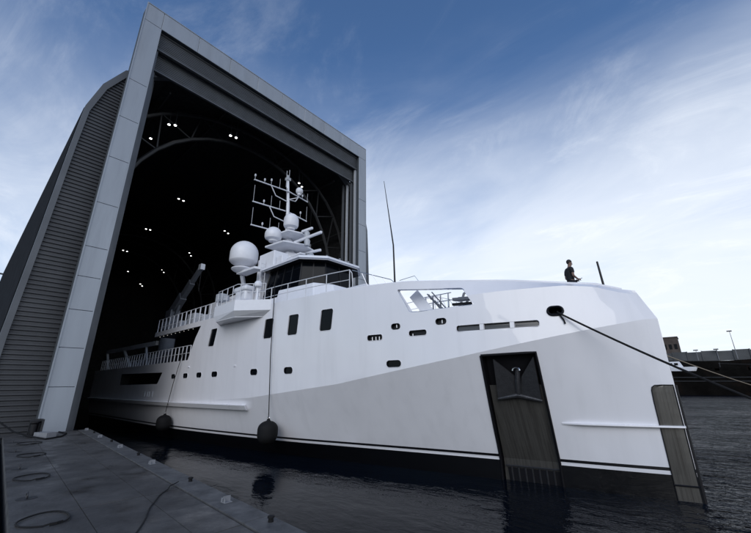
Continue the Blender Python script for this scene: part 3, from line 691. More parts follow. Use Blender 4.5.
# ---- wheelhouse
wh = bpy.data.objects.new('wheelhouse', None); C.collection.objects.link(wh); wh.parent = ship; wh.location = (-18.5, 0, 7.76)
def inwh(o): o.parent = wh; o.matrix_parent_inverse = Matrix.Translation((18.5, 0, -7.76)); return o
ROOF = [(-21.2, -2.75), (-16.8, -2.75), (-15.6, -1.35), (-15.6, 1.55), (-16.8, 2.9), (-21.2, 2.9)]
def insetp(P, d, c=(-18.6, .05)): return [(c[0]+(x-c[0])*(1-d/2.9), c[1]+(y-c[1])*(1-d/2.75)) for x, y in P]
low = insetp(ROOF, .15); mid = insetp(ROOF, .25); topw = insetp(ROOF, .55)
bm = bmesh.new(); prism(bm, low, 7.77, 8.95, mid); fixn(bm); inwh(obj('lower_wall', bm, SUPER))
bm = bmesh.new(); prism(bm, mid, 8.952, 11.02, topw); fixn(bm); inwh(obj('bridge_glass', bm, GLASS))
for i in range(6):
    a, b = mid[i], mid[(i+1) % 6]; a2, b2 = topw[i], topw[(i+1) % 6]; n = max(1, round(math.dist(a, b)/1.1)); bm = bmesh.new()
    for k in range(n):
        t = k/n; p = V((a[0]+(b[0]-a[0])*t, a[1]+(b[1]-a[1])*t, 8.95)); q = V((a2[0]+(b2[0]-a2[0])*t, a2[1]+(b2[1]-a2[1])*t, 11.02)); beam(bm, p, q, .07, .07)
    inwh(obj('window_mullion', bm, BLACK))
bm = bmesh.new(); prism(bm, ROOF, 11.10, 11.26, insetp(ROOF, .06)); prism(bm, insetp(ROOF, .12), 11.03, 11.098); fixn(bm); roof = inwh(obj('roof', bm, [SUPER]))
bm = bmesh.new(); prism(bm, insetp(ROOF, .14), 11.015, 11.028); fixn(bm); inwh(obj('roof_soffit', bm, BLACK))
bm = bmesh.new()
for x, y in ((-16.6, -2.3), (-15.9, -1.2), (-15.75, -.2), (-15.75, .6), (-16.1, 1.5)): lathe(bm, [(.07, 0), (.07, .12), (.04, .15), (0, .16)], (x, y, 11.26), 10)
inwh(obj('roof_light', bm, GREY, None, 40))
# foredeck trunk in front of the wheelhouse, with the white locker seen under the windows
bm = bmesh.new(); prism(bm, [(-17.3, -3.9), (-14.1, -3.6), (-13.4, -2.5), (-13.4, 2.5), (-14.1, 3.6), (-17.3, 3.9)], 7.78, 8.85, [(-17.3, -3.7), (-14.4, -3.4), (-13.9, -2.4), (-13.9, 2.4), (-14.4, 3.4), (-17.3, 3.7)]); fixn(bm); bevel(obj('deck_trunk', bm, SUPER, ship), .08)
bm = bmesh.new(); box(bm, -12.3, -10.6, -3.25, -2.85, 7.9, 8.08); tube(bm, [(-12, -3.05, 7.0), (-12, -3.05, 7.9)], .04, 6); tube(bm, [(-10.9, -3.05, 7.0), (-10.9, -3.05, 7.9)], .04, 6); bevel(obj('liferaft_canister', bm, SUPER, ship), .07, 3)
# ladder behind the wheelhouse and upper locker
bm = bmesh.new()
for y in (-2.9, -2.55): tube(bm, [(-20.9, y, 7.8), (-20.9, y, 11.9)], .025, 6)
for k in range(13): tube(bm, [(-20.9, -2.9, 8+.3*k), (-20.9, -2.55, 8+.3*k)], .018, 6)
obj('ladder', bm, RAIL, ship)
bm = bmesh.new(); box(bm, -21.9, -20.0, -2.5, -1.3, 11.27, 12.5); box(bm, -19.95, -19.3, -2.3, -1.4, 11.27, 12.0); box(bm, -22.6, -21.95, -2.2, 2.2, 7.8, 12.4); bevel(obj('electronics_locker', bm, SUPER, ship), .06)
# ---- big satellite dome on its outrigger
dm = bpy.data.objects.new('satellite_dome', None); C.collection.objects.link(dm); dm.parent = ship; dm.location = (-23.25, -3.0, 11.6); dm.scale = (.89, .89, .92)
bm = bmesh.new(); lathe(bm, [(0, .28), (.62, .30), (.98, .52), (1.12, .66), (1.14, .70)]+[(1.14*math.cos(a), 1.35+1.08*math.sin(a)) for a in [math.radians(6*k) for k in range(0, 15)]]+[(0, 2.43)], n=40); obj('radome', bm, SUPER, dm, 35)
bm = bmesh.new(); lathe(bm, [(.3, -.28), (.8, -.1), (.9, 0), (.9, .06), (.35, .1), (.35, .3)], n=28); fixn(bm); obj('pedestal', bm, SUPER, dm, 35)
bm = bmesh.new(); prism(bm, [(-.3, -.35), (2.2, -.2), (2.4, .5), (-.2, .5)], -.38, -.2); beam(bm, (-.2, .1, -.35), (-1.2, 1.1, -1.6), .25, .35); beam(bm, (-1.2, 1.1, -1.6), (-1.2, 1.6, -3.7), .3, .3); fixn(bm); obj('outrigger_arm', bm, SUPER, dm)
# ---- mast
ms = bpy.data.objects.new('mast', None); C.collection.objects.link(ms); ms.parent = ship; ms.location = (-21.6, 0, 11.26)
def inms(o): o.parent = ms; o.matrix_parent_inverse = Matrix.Translation((21.6, 0, -11.26)); return o
bm = bmesh.new(); prism(bm, [(-22.9, -.9), (-20.4, -.9), (-20.0, 0), (-20.4, .9), (-22.9, .9)], 11.27, 13.2, [(-22.7, -.6), (-21.3, -.6), (-21.0, 0), (-21.3, .6), (-22.7, .6)]); fixn(bm)
prism(bm, [(-22.6, -.4), (-21.5, -.4), (-21.2, 0), (-21.5, .4), (-22.6, .4)], 13.2, 15.2, [(-22.6, -.2), (-22.1, -.2), (-22.0, 0), (-22.1, .2), (-22.6, .2)]); fixn(bm); bevel(inms(obj('mast_tower', bm, SUPER)), .05)
bm = bmesh.new(); tube(bm, [(-22.35, 0, 15), (-22.55, 0, 18), (-22.8, 0, 20.2), (-22.85, 0, 20.7)], [.17, .15, .12, .09], 12); inms(obj('mast_pole', bm, SUPER, None, 50))
bm = bmesh.new()
for x, y, z0, z1 in ((-22.85, -.12, 20.5, 21.3), (-22.85, .14, 20.5, 21.5), (-22.7, -.2, 19.6, 20.6)): tube(bm, [(x, y, z0), (x, y, z1)], .025, 6)
box(bm, -22.95, -22.65, -.2, .2, 20.35, 20.6); lathe(bm, [(.08, 0), (.08, .2), (0, .22)], (-22.85, 0, 20.7), 8); inms(obj('masthead_light', bm, LGREY))
# platforms
for nm, poly, z, t in (('radar_platform', [(-22.6, -1.75), (-20.5, -1.5), (-20.0, 0), (-20.5, 1.4), (-22.6, 1.2)], 13.55, .14), ('radar_platform', [(-22.5, -1.1), (-20.9, -.9), (-20.6, .2), (-21.0, 1.0), (-22.5, .9)], 14.75, .12), ('radar_platform', [(-22.3, -.4), (-19.9, -.4), (-19.6, 1.6), (-22.0, 1.8)], 12.75, .12)):
    bm = bmesh.new(); prism(bm, insetp(poly, .9, (-21.4, -.1)), z-.12, z, poly); prism(bm, poly, z+.001, z+t); fixn(bm); bevel(inms(obj(nm, bm, SUPER)), .03)
# radar scanners
for c, rz, l, zr in (((-19.1, -.4, 13.45), 2, 3.1, 0), ((-20.1, .3, 14.6), 5, 1.2, 0), ((-20.2, .9, 12.95), 14, 1.8, 0)):
    bm = bmesh.new(); a = math.radians(rz); d = V((math.cos(a), math.sin(a), 0)); beam(bm, V(c)-d*l/2+V((0, 0, .36)), V(c)+d*l/2+V((0, 0, .36)), .16, .20)
    sc_ = obj('radar_scanner', bm, SUPER); bevel(sc_, .04); inms(sc_)
    bm = bmesh.new(); lathe(bm, [(.2, -.3), (.22, .1), (.14, .24)], c, 14); g = inms(obj('scanner_gearbox', bm, LGREY, None, 40))
for c_ in ((-19.6, -1.1, 11.27, .35, .3, .55), (-18.9, -.4, 11.27, .3, .5, .8), (-18.2, .5, 11.27, .4, .35, .5), (-19.3, .9, 11.27, .5, .3, 1.1), (-17.6, -.7, 11.27, .18, .18, .35)):
    x, y, z, a_, b_, h_ = c_; bm = bmesh.new(); box(bm, x-a_, x+a_, y-b_, y+b_, z, z+h_); bevel(inms(obj('equipment_box', bm, SUPER)), .05)
bm = bmesh.new()
for k in range(6): tube(bm, [(-20.4+.35*k, -1.9, 11.27), (-20.4+.35*k, -1.9, 11.8)], .018, 6)
tube(bm, [(-20.4, -1.9, 11.8), (-18.65, -1.9, 11.8)], .018, 6); inms(obj('roof_rail', bm, RAIL))
bm = bmesh.new()
for y in (-.06, .02, .1): tube(bm, [(-22.15, y, 13.2), (-22.36, y*1.5-.12, 15.2), (-22.45, y*2-.1, 17.5), (-22.62, y-.12, 19.5)], .014, 5)
inms(obj('cable_run', bm, BLACK))
# smaller domes
for c, r, h in (((-21.15, -.5, 15.15), .58, 1.25), ((-22.25, -1.3, 14.2), .66, 1.1), ((-21.9, .62, 18.95), .30, .6)):
    bm = bmesh.new(); lathe(bm, [(r*.5, -.12), (r*.55, 0), (r*.9, .1), (r, .25), (r, h-r)]+[(r*math.cos(b), h-r+r*math.sin(b)) for b in [math.radians(9*k) for k in range(1, 10)]]+[(0, h)], c, 28)
    inms(obj('small_radome', bm, SUPER, None, 35))
bm = bmesh.new(); tube(bm, [(-22.5, 0, 18.4), (-22.0, .55, 18.6), (-21.9, .62, 18.9)], .04, 6); tube(bm, [(-22.3, 0, 15.4), (-21.2, -.5, 15.05)], .12, 8); tube(bm, [(-22.3, 0, 14.5), (-22.25, -1.3, 14.1)], .12, 8); inms(obj('radome_bracket', bm, SUPER))
# yards with struts and whip aerials
for z, y0, y1, dz in ((19.15, -3.25, 2.0, -.3), (17.25, -3.2, 2.0, -.3), (15.25, -3.15, .2, -.25)):
    bm = bmesh.new(); tube(bm, [(-22.5, y0, z+dz), (-22.5, 0, z), (-22.5, y1, z-.2)], .055, 8)
    tube(bm, [(-22.5, -1.75, z-.15), (-22.5, -1.25, z-.9), (-22.5, -.1, z-1.0)], .045, 8)
    if y1 > 1: tube(bm, [(-22.5, 1.0, z-.1), (-22.5, .7, z-.65), (-22.5, .1, z-.75)], .045, 8)
    yd = inms(obj('yard', bm, SUPER, None, 50))
    ends = [(y0+.05, 1.45), (y0+.95, .3), (y0+1.6, 1.0), (y0+2.4, .8)]+([(y1-.05, 1.4), (y1-.7, .5)] if y1 > 1 else [])
    if z > 19: ends = [(y0+.05, .4), (y0+.9, .3), (y0+1.5, .5), (y0+2.3, .9), (y1-.05, .8), (y1-.6, .3)]
    for y, h in ends:
        bm = bmesh.new(); zz_ = z+dz*abs(y)/3.2; tube(bm, [(-22.5, y, zz_), (-22.5, y, zz_+h)], .013, 5)
        if h < .6: lathe(bm, [(.05, 0), (.08, .1), (.05, .22), (0, .24)], (-22.5, y, zz_+h-.1), 8)
        inms(obj('whip_aerial', bm, RAIL))
# ---- crane on the after deck
cr = bpy.data.objects.new('deck_crane', None); C.collection.objects.link(cr); cr.parent = ship; cr.location = (-38.5, -2.0, 7.2)
bm = bmesh.new(); lathe(bm, [(.8, -2), (.75, 1.5), (.9, 1.6), (.9, 2.2), (.5, 2.5)], n=20); box(bm, -.7, .6, -.45, .45, 2.2, 3.6); obj('crane_pedestal', bm, GREY, cr, 40)
bm = bmesh.new(); p, q = V((-.5, 0, 3.2)), V((5.2, 0, 7.0)); d = (q-p)
beam(bm, p, p+d*.42, .62, .85); beam(bm, p+d*.30, p+d*.72, .48, .62); beam(bm, p+d*.6, q, .36, .42); beam(bm, (.3, 0, 2.3), p+d*.38, .22, .25); bevel(obj('boom', bm, GREY, cr), .03)
bm = bmesh.new(); box(bm, -.12, .4, -.2, .2, -.2, .35, M=Matrix.Translation(q)); obj('boom_head', bm, SUPER, cr)
bm = bmesh.new(); tube(bm, [q+V((.2, 0, -.1)), q+V((.2, 0, -2.3))], .02, 5); obj('hoist_wire', bm, TRUSS, cr)
# ---- aerials on the foredeck
bm = bmesh.new(); tube(bm, [(-8.95, -3.0, 6.22), (-9.0, -3.0, 9.7), (-9.5, -3.0, 13.4)], [.05, .035, .012], 8); obj('whip_aerial', bm, BLACK, ship)
bm = bmesh.new(); tube(bm, [(-1.31, 0, 6.22), (-1.39, 0, 7.84)], [.045, .035], 8); obj('bow_staff', bm, BLACK, ship)
# upper deck equipment behind the after railing
for x, y, a_, h in ((-24.5, -3.6, .5, 1.2), (-27.3, -3.5, .4, .9), (-29.4, -3.4, .6, 1.3), (-31.8, -3.4, .4, 1.0)):
    bm = bmesh.new(); box(bm, x-a_, x+a_, y-.4, y+.4, 7.76, 7.76+h)
    bevel(obj('deck_box', bm, LGREY, ship), .08)
# deckhouse between wheelhouse and crane
bm = bmesh.new(); prism(bm, [(-30, -2.2), (-23, -2.4), (-23, 2.4), (-30, 2.2)], 7.77, 10.2); fixn(bm); bevel(obj('aft_deckhouse', bm, SUPER, ship), .12)

# ================================================================== FENDERS, ROPES
def fender(x, y, z, r, top, label):
    e = empty('ball_fender', (x, y, z), label, 'fender', 'black fenders hanging along the hull')
    bm = bmesh.new(); prof = [(0, -r*1.15)]+[(r*math.cos(a), -r*.25+r*.9*math.sin(a)) for a in [math.radians(-80+16*k) for k in range(6)]]+[(r, .25*r)]+[(r*math.cos(a), r*.25+r*.8*math.sin(a)) for a in [math.radians(12+13*k) for k in range(6)]]+[(.09, r*1.08), (.06, r*1.25), (0, r*1.27)]
    lathe(bm, prof, n=28); obj('fender_body', bm, RUBBER, e, 40)
    bm = bmesh.new(); t = V(top)-V((x, y, z)); sag = V((0, -.0, 0)); tube(bm, [V((0, 0, r*1.2)), V((t.x*.35, t.y*.55-.03, r*1.2+(t.z-r*1.2)*.45)), t], .022, 6); obj('fender_rope', bm, ROPE_D, e)
    bm = bmesh.new(); tube(bm, [V((.07*math.cos(a), 0, r*1.28+.07*math.sin(a))) for a in [2*math.pi*k/10 for k in range(11)]], .02, 6); obj('fender_eye', bm, STEEL, e)
fender(-16.2, -4.40, 1.22, .50, (-16.1, -4.72, 8.7), 'nearer black ball fender hanging on a long rope at midships')
fender(-27.4, -5.25, 1.12, .46, (-26.2, -5.1, 6.1), 'farther black fender hanging by the column in the shed shadow')
def rope(name, pts, r, m, label, sag=0, n=24):
    a, b = V(pts[-2]), V(pts[-1]); P = ([V(pts[0])] if len(pts) > 2 else [])+ [a.lerp(b, k/n)-V((0, 0, sag*4*(k/n)*(1-k/n))) for k in range(n+1)]; bm = bmesh.new(); tube(bm, P, r, 7)
    return tag(obj(name, bm, m), label, 'rope', 'mooring ropes of the yacht')
rope('mooring_rope', [hp(-2.74, 5.86, -.3), hp(-2.62, 5.76, .07), (4.8, -2.0, 1.2)], .034, ROPE_D, 'thick black mooring rope running down from the oval hawse in the bow', .22)
rope('mooring_rope', [(-2.6, 1.6, 5.8), (8.93, 39.3, 1.2)], .028, ROPE_L, 'thin tan mooring rope leaving the far side of the bow', .45)
bm = bmesh.new(); tube(bm, [hp(-2.72, 5.86, -.1), hp(-2.60, 5.66, .06), hp(-2.52, 5.5, .05), hp(-2.50, 5.38, .05)], .03, 6); tag(obj('rope_tail', bm, ROPE_D), 'short black rope tail dangling from the hawse', 'rope')

# ================================================================== PONTOON
pt = empty('pontoon', (-15, -12, 0), 'long dark steel decked pontoon moored beside the ship, wet and stained', 'pontoon')
def inpt(o): o.parent = pt; o.matrix_parent_inverse = Matrix.Translation((15, 12, 0)); return o
# slab corners measured along the water side edge and the land side edge
def wy(x): return -11.52+(-x-2.0)*.074     # water side
def ly(x): return -14.72+(-x-2.0)*.066      # land side
ZP = 1.25
seams = [-25.0, -22.1, -18.6, -15.1, -11.7, -8.5, -5.4, -1.0, 4]
bm = bmesh.new(); prism(bm, [(4, ly(4)), (4, wy(4)), (-25, wy(-25)), (-25, ly(-25)+.0)], -.8, ZP-.03); fixn(bm); inpt(obj('float_body', bm, DECKE))
bm = bmesh.new()
for a, b in zip(seams, seams[1:]):
    a_, b_ = a+.012, b-.012
    for t0, t1 in ((0, .30), (.30, .62), (.62, .835)):
        q = [(a_, ly(a_)+(wy(a_)-ly(a_))*t0+.006), (b_, ly(b_)+(wy(b_)-ly(b_))*t0+.006), (b_, ly(b_)+(wy(b_)-ly(b_))*t1-.006), (a_, ly(a_)+(wy(a_)-ly(a_))*t1-.006)]
        prism(bm, q, ZP-.028, ZP+random.uniform(-.002, .002))
fixn(bm); inpt(obj('deck_plates', bm, DECKC))
bm = bmesh.new()
for a, b in zip(seams, seams[1:]):
    a_, b_ = a+.01, b-.01; q = [(a_, ly(a_)+(wy(a_)-ly(a_))*.845), (b_, ly(b_)+(wy(b_)-ly(b_))*.845), (b_, wy(b_)), (a_, wy(a_))]; prism(bm, q, ZP-.028, ZP+.018)
fixn(bm); o = inpt(obj('edge_kerb', bm, DECKE)); bevel(o, .006)
def edge_pt(x, t=.93): return (x, ly(x)+(wy(x)-ly(x))*t, ZP+.018)
proto = None
for x in (-6.7, -11.9, -16.2, -20.4, -24.4, -2.2):
    bm = bmesh.new(); box(bm, -.012, .012, -.09, .09, 0, .13); box(bm, -.1, .08, -.09, -.07, 0, .09); box(bm, -.1, .1, -.1, .1, 0, .012)
    if proto is None: proto = inpt(obj('edge_bracket', bm, PALE)); o = proto
    else: bm.free(); o = copyob(proto)
    o.location = edge_pt(x); o.scale = (.8, .8, .8)
proto = None
for x in (-5.1, -8.9, -13.8, -18.2, -22.5):
    bm = bmesh.new(); lathe(bm, [(.045, 0), (.04, .05), (.06, .06), (.055, .085), (0, .09)], n=12)
    if proto is None: proto = inpt(obj('cleat', bm, RUBBER, None, 40)); o = proto
    else: bm.free(); o = copyob(proto)
    o.location = edge_pt(x, .95)
# lifting eyes set in dark recesses along the land side
proto = None
for x in (-10.2, -14.2, -18.2, -21.5):
    bm = bmesh.new(); lathe(bm, [(.17, 0), (.17, .006), (0, .007)], n=20); tube(bm, [V((.06*math.cos(a), 0, .05+.06*math.sin(a))) for a in [2*math.pi*k/12 for k in range(13)]], .014, 6)
    if proto is None: proto = inpt(obj('lifting_eye', bm, ANCHOR)); o = proto
    else: bm.free(); o = copyob(proto)
    o.location = (x, ly(x)+.28, ZP)
# black hoops of hose lying on the deck
for i, (x, y, r, lab) in enumerate(((-8.2, -13.88, .36, 'black rope hoop nearest the camera on the pontoon deck'), (-12.5, -13.55, .36, 'second black rope hoop along the pontoon deck'), (-16.8, -13.1, .38, 'third black rope hoop along the pontoon, near the column'), (-20.6, -12.75, .40, 'farthest black rope hoop on the pontoon before the column'))):
    bm = bmesh.new(); P = []
    for k in range(29):
        a = 2*math.pi*k/26; rr_ = r*(1+.06*math.sin(3*a+i)); P.append((rr_*math.cos(a)*1.25, rr_*math.sin(a)*.95, .022+(.02 if k > 25 else 0)))
    tube(bm, P, .015, 7); o = obj('rope_hoop', bm, ROPE_D); o.location = (x, y, ZP+.003); tag(o, lab, 'rope hoop', 'rope hoops lying on the pontoon')
bm = bmesh.new(); PP = [(-5.6, -13.35), (-5.9, -13.25), (-6.4, -13.0), (-7.0, -12.7), (-7.55, -12.45), (-8.2, -12.1), (-8.6, -11.75), (-8.9, -11.45)]
P = []
for k in range(40):
    t = k/39*(len(PP)-1); i = min(int(t), len(PP)-2); f = t-i; P.append((PP[i][0]+(PP[i+1][0]-PP[i][0])*f+.02*math.sin(t*3), PP[i][1]+(PP[i+1][1]-PP[i][1])*f, ZP+.016+(.05 if t > 6.0 else 0)))
tube(bm, P, .012, 6); tag(obj('cable', bm, ROPE_D), 'thin black cable snaking across the pontoon deck', 'cable')
# clutter by the column foot
e = empty('steel_bracket', (-23.6, -12.1, ZP), 'black steel mooring bracket standing at the foot of the pale column', 'bracket')
bm = bmesh.new(); box(bm, -.35, .35, -.04, .04, 0, .75); box(bm, -.35, -.28, -.4, .04, 0, .75); box(bm, -.5, .5, -.5, .3, 0, .05); obj('bracket_plate', bm, ANCHOR, e)
bm = bmesh.new(); lathe(bm, [(.14, .0), (.14, .5), (.2, .55), (.2, .62), (0, .63)], (.1, -.25, .05), 14); obj('bollard', bm, BLACK, e, 40)
bm = bmesh.new(); box(bm, -.45, .45, -.2, .2, 0, .22); o = obj('timber_block', bm, PALE); o.location = (-22.7, -12.0, ZP+.002); o.rotation_euler = (0, 0, .4); tag(o, 'pale timber block lying before the column foot', 'block')
bm = bmesh.new(); tube(bm, [(-25.2, -13.6, 2.0), (-24, -13.0, 1.5), (-22.9, -12.5, 1.33), (-21.6, -12.1, 1.28), (-22.1, -11.5, 1.28), (-23.4, -11.1, 1.28), (-24.6, -11.2, 1.28)], .035, 7); tag(obj('hose', bm, RUBBER), 'black hose lying around the column foot', 'hose')

# ================================================================== PERSON on the foredeck
SKIN = mat('skin', (.20, .12, .09), .6); CLOTH = mat('black_cotton', (.012, .012, .014), .9, var=.2, vscale=20); TROU = mat('dark_trousers', (.02, .022, .03), .9, var=.2, vscale=15); HAIR = mat('dark_hair', (.01, .009, .008), .7); SHOE = mat('black_shoe', (.01, .01, .01), .6)
def skin(name, V_, E_, R_, m, parent, sub=2):
    me = bpy.data.meshes.new(name); me.from_pydata(V_, E_, []); o = bpy.data.objects.new(name, me); C.collection.objects.link(o)
    md = o.modifiers.new('skin', 'SKIN'); md.use_smooth_shade = True
    for i, r in enumerate(R_):
        rr_ = r if isinstance(r, tuple) else (r, r); me.skin_vertices[0].data[i].radius = rr_; me.skin_vertices[0].data[i].use_root = (i == 0)
    sb = o.modifiers.new('sub', 'SUBSURF'); sb.levels = sub; sb.render_levels = sub
    apply_mods(o); o.data.materials.clear(); o.data.materials.append(m); o.data.shade_smooth(); o.parent = parent; return o
man = empty('person', (-2.42, .05, 6.225), 'person in black shirt standing on the bow looking down at something held in both hands', 'person', rz=math.radians(42)); man.scale = (1.06, 1.06, 1.06)
# local: +x = facing, +y = left. one vertex per joint
J = [(0, 0, .95), (.0, 0, 1.12), (.0, 0, 1.30), (.01, 0, 1.44), (.03, 0, 1.53), (.06, 0, 1.60), (.085, 0, 1.68), (.08, 0, 1.76)]
E2 = [(i, i+1) for i in range(7)]; R2 = [(.10, .11), (.095, .11), (.10, .13), (.075, .10), .055, .07, .085, .07]
for s in (-1, 1):
    b = len(J); J += [(0, s*.10, .90), (.02, s*.11, .50), (-.02, s*.12, .09), (.10, s*.13, .04)]; E2 += [(0, b), (b, b+1), (b+1, b+2), (b+2, b+3)]; R2 += [.09, .06, .045, .035]
    b = len(J); J += [(0, s*.20, 1.42), (-.02, s*.26, 1.13), (.20, s*.15, 1.02), (.27, s*.10, 1.03)]; E2 += [(3, b), (b, b+1), (b+1, b+2), (b+2, b+3)]; R2 += [.058, .044, .03, (.018, .036)]
    for k in range(4):
        c = len(J); z = 1.055-.019*k; J += [(.33, s*.085, z), (.355, s*.055, z-.004), (.350, s*.03, z-.008)]; E2 += [(b+3, c), (c, c+1), (c+1, c+2)]; R2 += [.009, .0085, .007]
    c = len(J); J += [(.285, s*.07, 1.07), (.31, s*.045, 1.085)]; E2 += [(b+3, c), (c, c+1)]; R2 += [.011, .009]
body = skin('body', J, E2, R2, SKIN, man)
skin('shirt', [(0, 0, .84), (0, 0, 1.12), (0, 0, 1.30), (.0, 0, 1.455), (0, -.20, 1.425), (-.01, -.245, 1.22), (0, .20, 1.425), (-.01, .245, 1.22)], [(0, 1), (1, 2), (2, 3), (3, 4), (4, 5), (3, 6), (6, 7)], [(.15, .175), (.135, .16), (.14, .18), (.09, .13), .075, .066, .075, .066], CLOTH, man)
skin('trousers', [(0, 0, .95), (0, -.10, .86), (.02, -.11, .50), (-.02, -.12, .10), (0, .10, .86), (.02, .11, .50), (-.02, .12, .10)], [(0, 1), (1, 2), (2, 3), (0, 4), (4, 5), (5, 6)], [(.145, .16), .105, .078, .07, .105, .078, .07], TROU, man)
for s in (-1, 1): skin('shoe', [(-.05, s*.125, .045), (.06, s*.13, .045), (.17, s*.13, .035)], [(0, 1), (1, 2)], [.048, .048, .035], SHOE, man, 1)
bm = bmesh.new(); bmesh.ops.create_uvsphere(bm, u_segments=20, v_segments=14, radius=.098)
for v in bm.verts: v.co = V((v.co.x*1.02+.06, v.co.y*.86, v.co.z*1.05+1.745)) ; 
bmesh.ops.delete(bm, geom=[v for v in bm.verts if v.co.z < 1.72 and v.co.x > .03 or v.co.z < 1.66], context='VERTS'); obj('hair', bm, HAIR, man, 60)
bm = bmesh.new(); bmesh.ops.create_cone(bm, segments=8, radius1=.016, radius2=.008, depth=.035, matrix=Matrix.Translation((.175, 0, 1.665)) @ Matrix.Rotation(math.radians(100), 4, 'Y'))
obj('nose', bm, SKIN, man)
for s in (-1, 1):
    bm = bmesh.new(); bmesh.ops.create_uvsphere(bm, u_segments=8, v_segments=6, radius=.011, matrix=Matrix.Translation((.155, s*.032, 1.695))); obj('eye', bm, BLACK, man)
    bm = bmesh.new(); bmesh.ops.create_uvsphere(bm, u_segments=10, v_segments=8, radius=.028, matrix=Matrix.Translation((.07, s*.088, 1.68)) @ Matrix.Diagonal((.7, .35, 1.1, 1))); obj('ear', bm, SKIN, man)
bm = bmesh.new(); box(bm, .158, .165, -.022, .022, 1.628, 1.634); obj('mouth', bm, BLACK, man)
ph = empty('handheld_device', (0, 0, 0), 'small black device held in the hands of the person on the bow', 'device'); R_m = Matrix.Rotation(math.radians(42), 4, 'Z')
ph.location = V((-2.42, .05, 6.225))+(R_m @ V((.34, 0, 1.055)))*1.06; ph.rotation_euler = (0, math.radians(-25), math.radians(42))
bm = bmesh.new(); box(bm, -.05, .11, -.045, .045, -.008, .012); obj('case', bm, BLACK, ph)
bm = bmesh.new(); box(bm, -.04, .10, -.038, .038, .0125, .014); obj('screen', bm, GLASS, ph)

# ================================================================== BACKGROUND across the basin (y about 115)
bm = bmesh.new(); 
prof = [(-60, 9.2), (-6, 9.3), (1, 8.9), (6, 8.8), (12, 9.0), (60, 9.2)]
for (xa, za), (xb, zb) in zip(prof, prof[1:]):
    a = [bm.verts.new(p) for p in ((xa, 114, -1), (xb, 114, -1), (xb, 115.5, zb-2.3), (xa, 115.5, za-2.3))]; bm.faces.new(a)
    b = [bm.verts.new(p) for p in ((xa, 114.2, za-2.3), (xb, 114.2, zb-2.3), (xb, 114.2, zb-.4), (xa, 114.2, za-.4))]; bm.faces.new(b)
    c = [bm.verts.new(p) for p in ((xa, 114.2, za-.4), (xb, 114.2, zb-.4), (xb, 150, zb-.2), (xa, 150, za-.2))]; bm.faces.new(c)
    d = [bm.verts.new(p) for p in ((xa, 114.2, za-2.3), (xb, 114.2, zb-2.3), (xb, 115.5, zb-2.3), (xa, 115.5, za-2.3))]; bm.faces.new(d)
for k in range(70):
    x = -55+k*1.6+random.uniform(-.1, .1); box(bm, x-.16, x+.16, 113.5, 113.95, -1, 6.9)
for z in (2.2, 4.6): box(bm, -60, 60, 113.2, 113.5, z, z+.35)
fixn(bm); q_ = tag(obj('harbour_quay', bm, HULLD), 'black rust-stained timber and steel quay across the water', 'quay')
bm = bmesh.new(); x = -14
while x < 60:
    wd = 3.1; gap = .25
    if not (6.5 < x < 7.2): box(bm, x, x+wd-gap, 118, 118.3, 8.6, 11.15+.1*math.sin(x))
    box(bm, x+wd-gap, x+wd-gap+.25, 117.8, 118.3, 8.6, 11.3); x += wd
tag(obj('concrete_wall', bm, CONC), 'long wall of grey concrete panels on top of the far quay', 'wall')
bd = empty('brick_building', (-4.6, 122, 9), 'small dark brick building rising above the far quay beside the bow', 'building')
bm = bmesh.new(); box(bm, -2.6, 1.6, -3, 3, -.3, 6.4); box(bm, -2.75, 1.75, -3.15, 3.15, 6.401, 6.7); box(bm, -3.2, -2.6, -2, 1, 3, 7.4); obj('walls', bm, BRICK, bd)
bm = bmesh.new()
for k in range(3): box(bm, -1.9+k*1.2, -1.2+k*1.2, -3.05, -3.01, 3.2, 4.6)
obj('window', bm, GLASS, bd)
for i, (x, h, lab) in enumerate(((8.0, 7.0, 'tall lamp post rising from the far quay above the wall'), (.3, 2.6, 'short lamp post on the far wall, nearest the brick building'), (4.4, 2.6, 'short lamp post on the far wall, midway along'), (16, 5, 'lamp post on the far quay at the right edge'))):
    e = empty('street_lamp', (x, 117, 8.8), lab, 'street lamp', 'lamp posts along the far quay')
    bm = bmesh.new(); tube(bm, [(0, 0, 0), (0, 0, h)], [.10, .05], 6); obj('pole', bm, PALE, e)
    bm = bmesh.new(); box(bm, -.55, .45, -.2, .2, h-.05, h+.2); obj('lamp_head', bm, BLACK, e)
K = 1.27; CP = V((.81, -15.5, 3.4))
for o in list(C.collection.objects):
    if o.parent is None and (o.name.startswith(('harbour_quay', 'concrete_wall', 'brick_building', 'street_lamp'))): o.location = CP+(o.location-CP)*K; o.scale = (K, K, K)
# dark old barge hull moored across the basin with a small white cabin boat lying on its deck end
bg_ = empty('dark_barge', (10, 120, 0), 'long black rust-streaked barge moored across the basin right of the bow', 'barge')
bm = bmesh.new(); prof = [(-34, 6.6), (-22, 6.3), (-8, 6.0), (6, 5.7), (24, 5.9), (44, 6.9), (56, 8)]; rows = []
for x, z in prof: rows.append([bm.verts.new(p) for p in ((x, -4.3, -.8), (x, -5, z), (x, -4.6, z+.01), (x, -4.6, z-.9), (x, 4.6, z-.9), (x, 5, z), (x, 4.3, -.8))])
for a, b in zip(rows, rows[1:]):
    for k in range(7): bm.faces.new((a[k], a[(k+1) % 7], b[(k+1) % 7], b[k]))
bm.faces.new(rows[0]); bm.faces.new(rows[-1][::-1]); fixn(bm); obj('barge_hull', bm, HULLD, bg_)
bm = bmesh.new(); 
for z in (3.6, 4.6): tube(bm, [(x, -4.3-.7*(zt_*z/6.5+.8)/(zt_+.8)-.05, zt_*z/6.3) for x, zt_ in prof], .12, 6)
obj('rubbing_strake', bm, TRUSS, bg_)
bm = bmesh.new()
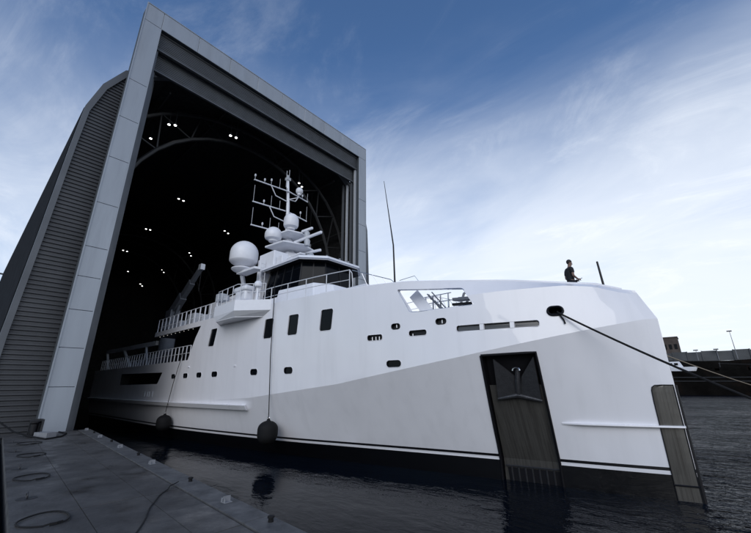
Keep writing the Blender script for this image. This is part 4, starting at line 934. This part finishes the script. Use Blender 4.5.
for k in range(7): box(bm, -12+k*6, -7+k*6, -3, 3, 4.9, 6.6+.3*(k % 3))
obj('hatch_cover', bm, HULLD, bg_)
bm = bmesh.new()
for x, z0, h_ in ((-6, 4.9, 3.2), (1, 4.9, 2.6), (13, 5, 3.5), (15.5, 5, 3.0)): tube(bm, [(x, -2, z0), (x+.3, -2, z0+h_)], .09, 6)
tube(bm, [(-6, -2, 7.9), (1, -2, 7.3), (13, -2, 8.3)], .04, 5); obj('deck_post', bm, TRUSS, bg_)
wb = empty('cabin_boat', (-4.3, 117, 5.1), 'small white cabin boat showing above the dark barge just right of the bow', 'boat')
bm = bmesh.new(); prism(bm, [(-2.2, -1.1), (2.4, -1.1), (3.4, 0), (2.4, 1.1), (-2.2, 1.1)], .8, 2.1, [(-2.4, -1.3), (2.7, -1.3), (4.1, 0), (2.7, 1.3), (-2.4, 1.3)]); fixn(bm); obj('boat_hull', bm, SUPER, wb)
bm = bmesh.new(); prism(bm, [(-2.0, -1), (1.1, -1), (1.1, 1), (-2.0, 1)], 2.11, 3.6, [(-1.8, -.9), (.5, -.9), (.5, .9), (-1.8, .9)]); fixn(bm); obj('cabin', bm, SUPER, wb)
for xx in (-1.5, -.3):
    bm = bmesh.new(); box(bm, xx-.4, xx+.4, -1.06, -1.01, 2.6, 3.2); obj('window', bm, GLASS, wb)
# dark steel mooring pole behind the stem
bm = bmesh.new(); tube(bm, [(-.95, 15, -1), (-.95, 15, 6.7)], .075, 10); tag(obj('mooring_pole', bm, BLACK), 'thin black steel pole standing in the water behind the stem', 'pole')
# far tower crane left of the shed
tcn_ = empty('tower_crane', (-170, -90, 0), 'faint thin tower crane jib far beyond the left of the shed', 'crane')
bm = bmesh.new(); a, b = V((21.2, 81, 35.6)), V((20, 30, 35.6))
tube(bm, [a, b], .18, 5); tube(bm, [a+V((0, 0, 0.1)), b+V((0, 0, 1.8))], .14, 5)
for k in range(22):
    p = a.lerp(b, k/22); q = a.lerp(b, (k+1)/22); tube(bm, [p, q+V((0, 0, 1.8*(k+1)/22))], .09, 4)
obj('jib', bm, TRIM, tcn_)
bm = bmesh.new(); tube(bm, [(20, 30, 0), (20, 30, 41)], .8, 4); tube(bm, [(20, 30, 41), (20.8, 65, 36.4)], .08, 4); obj('tower', bm, TRIM, tcn_)
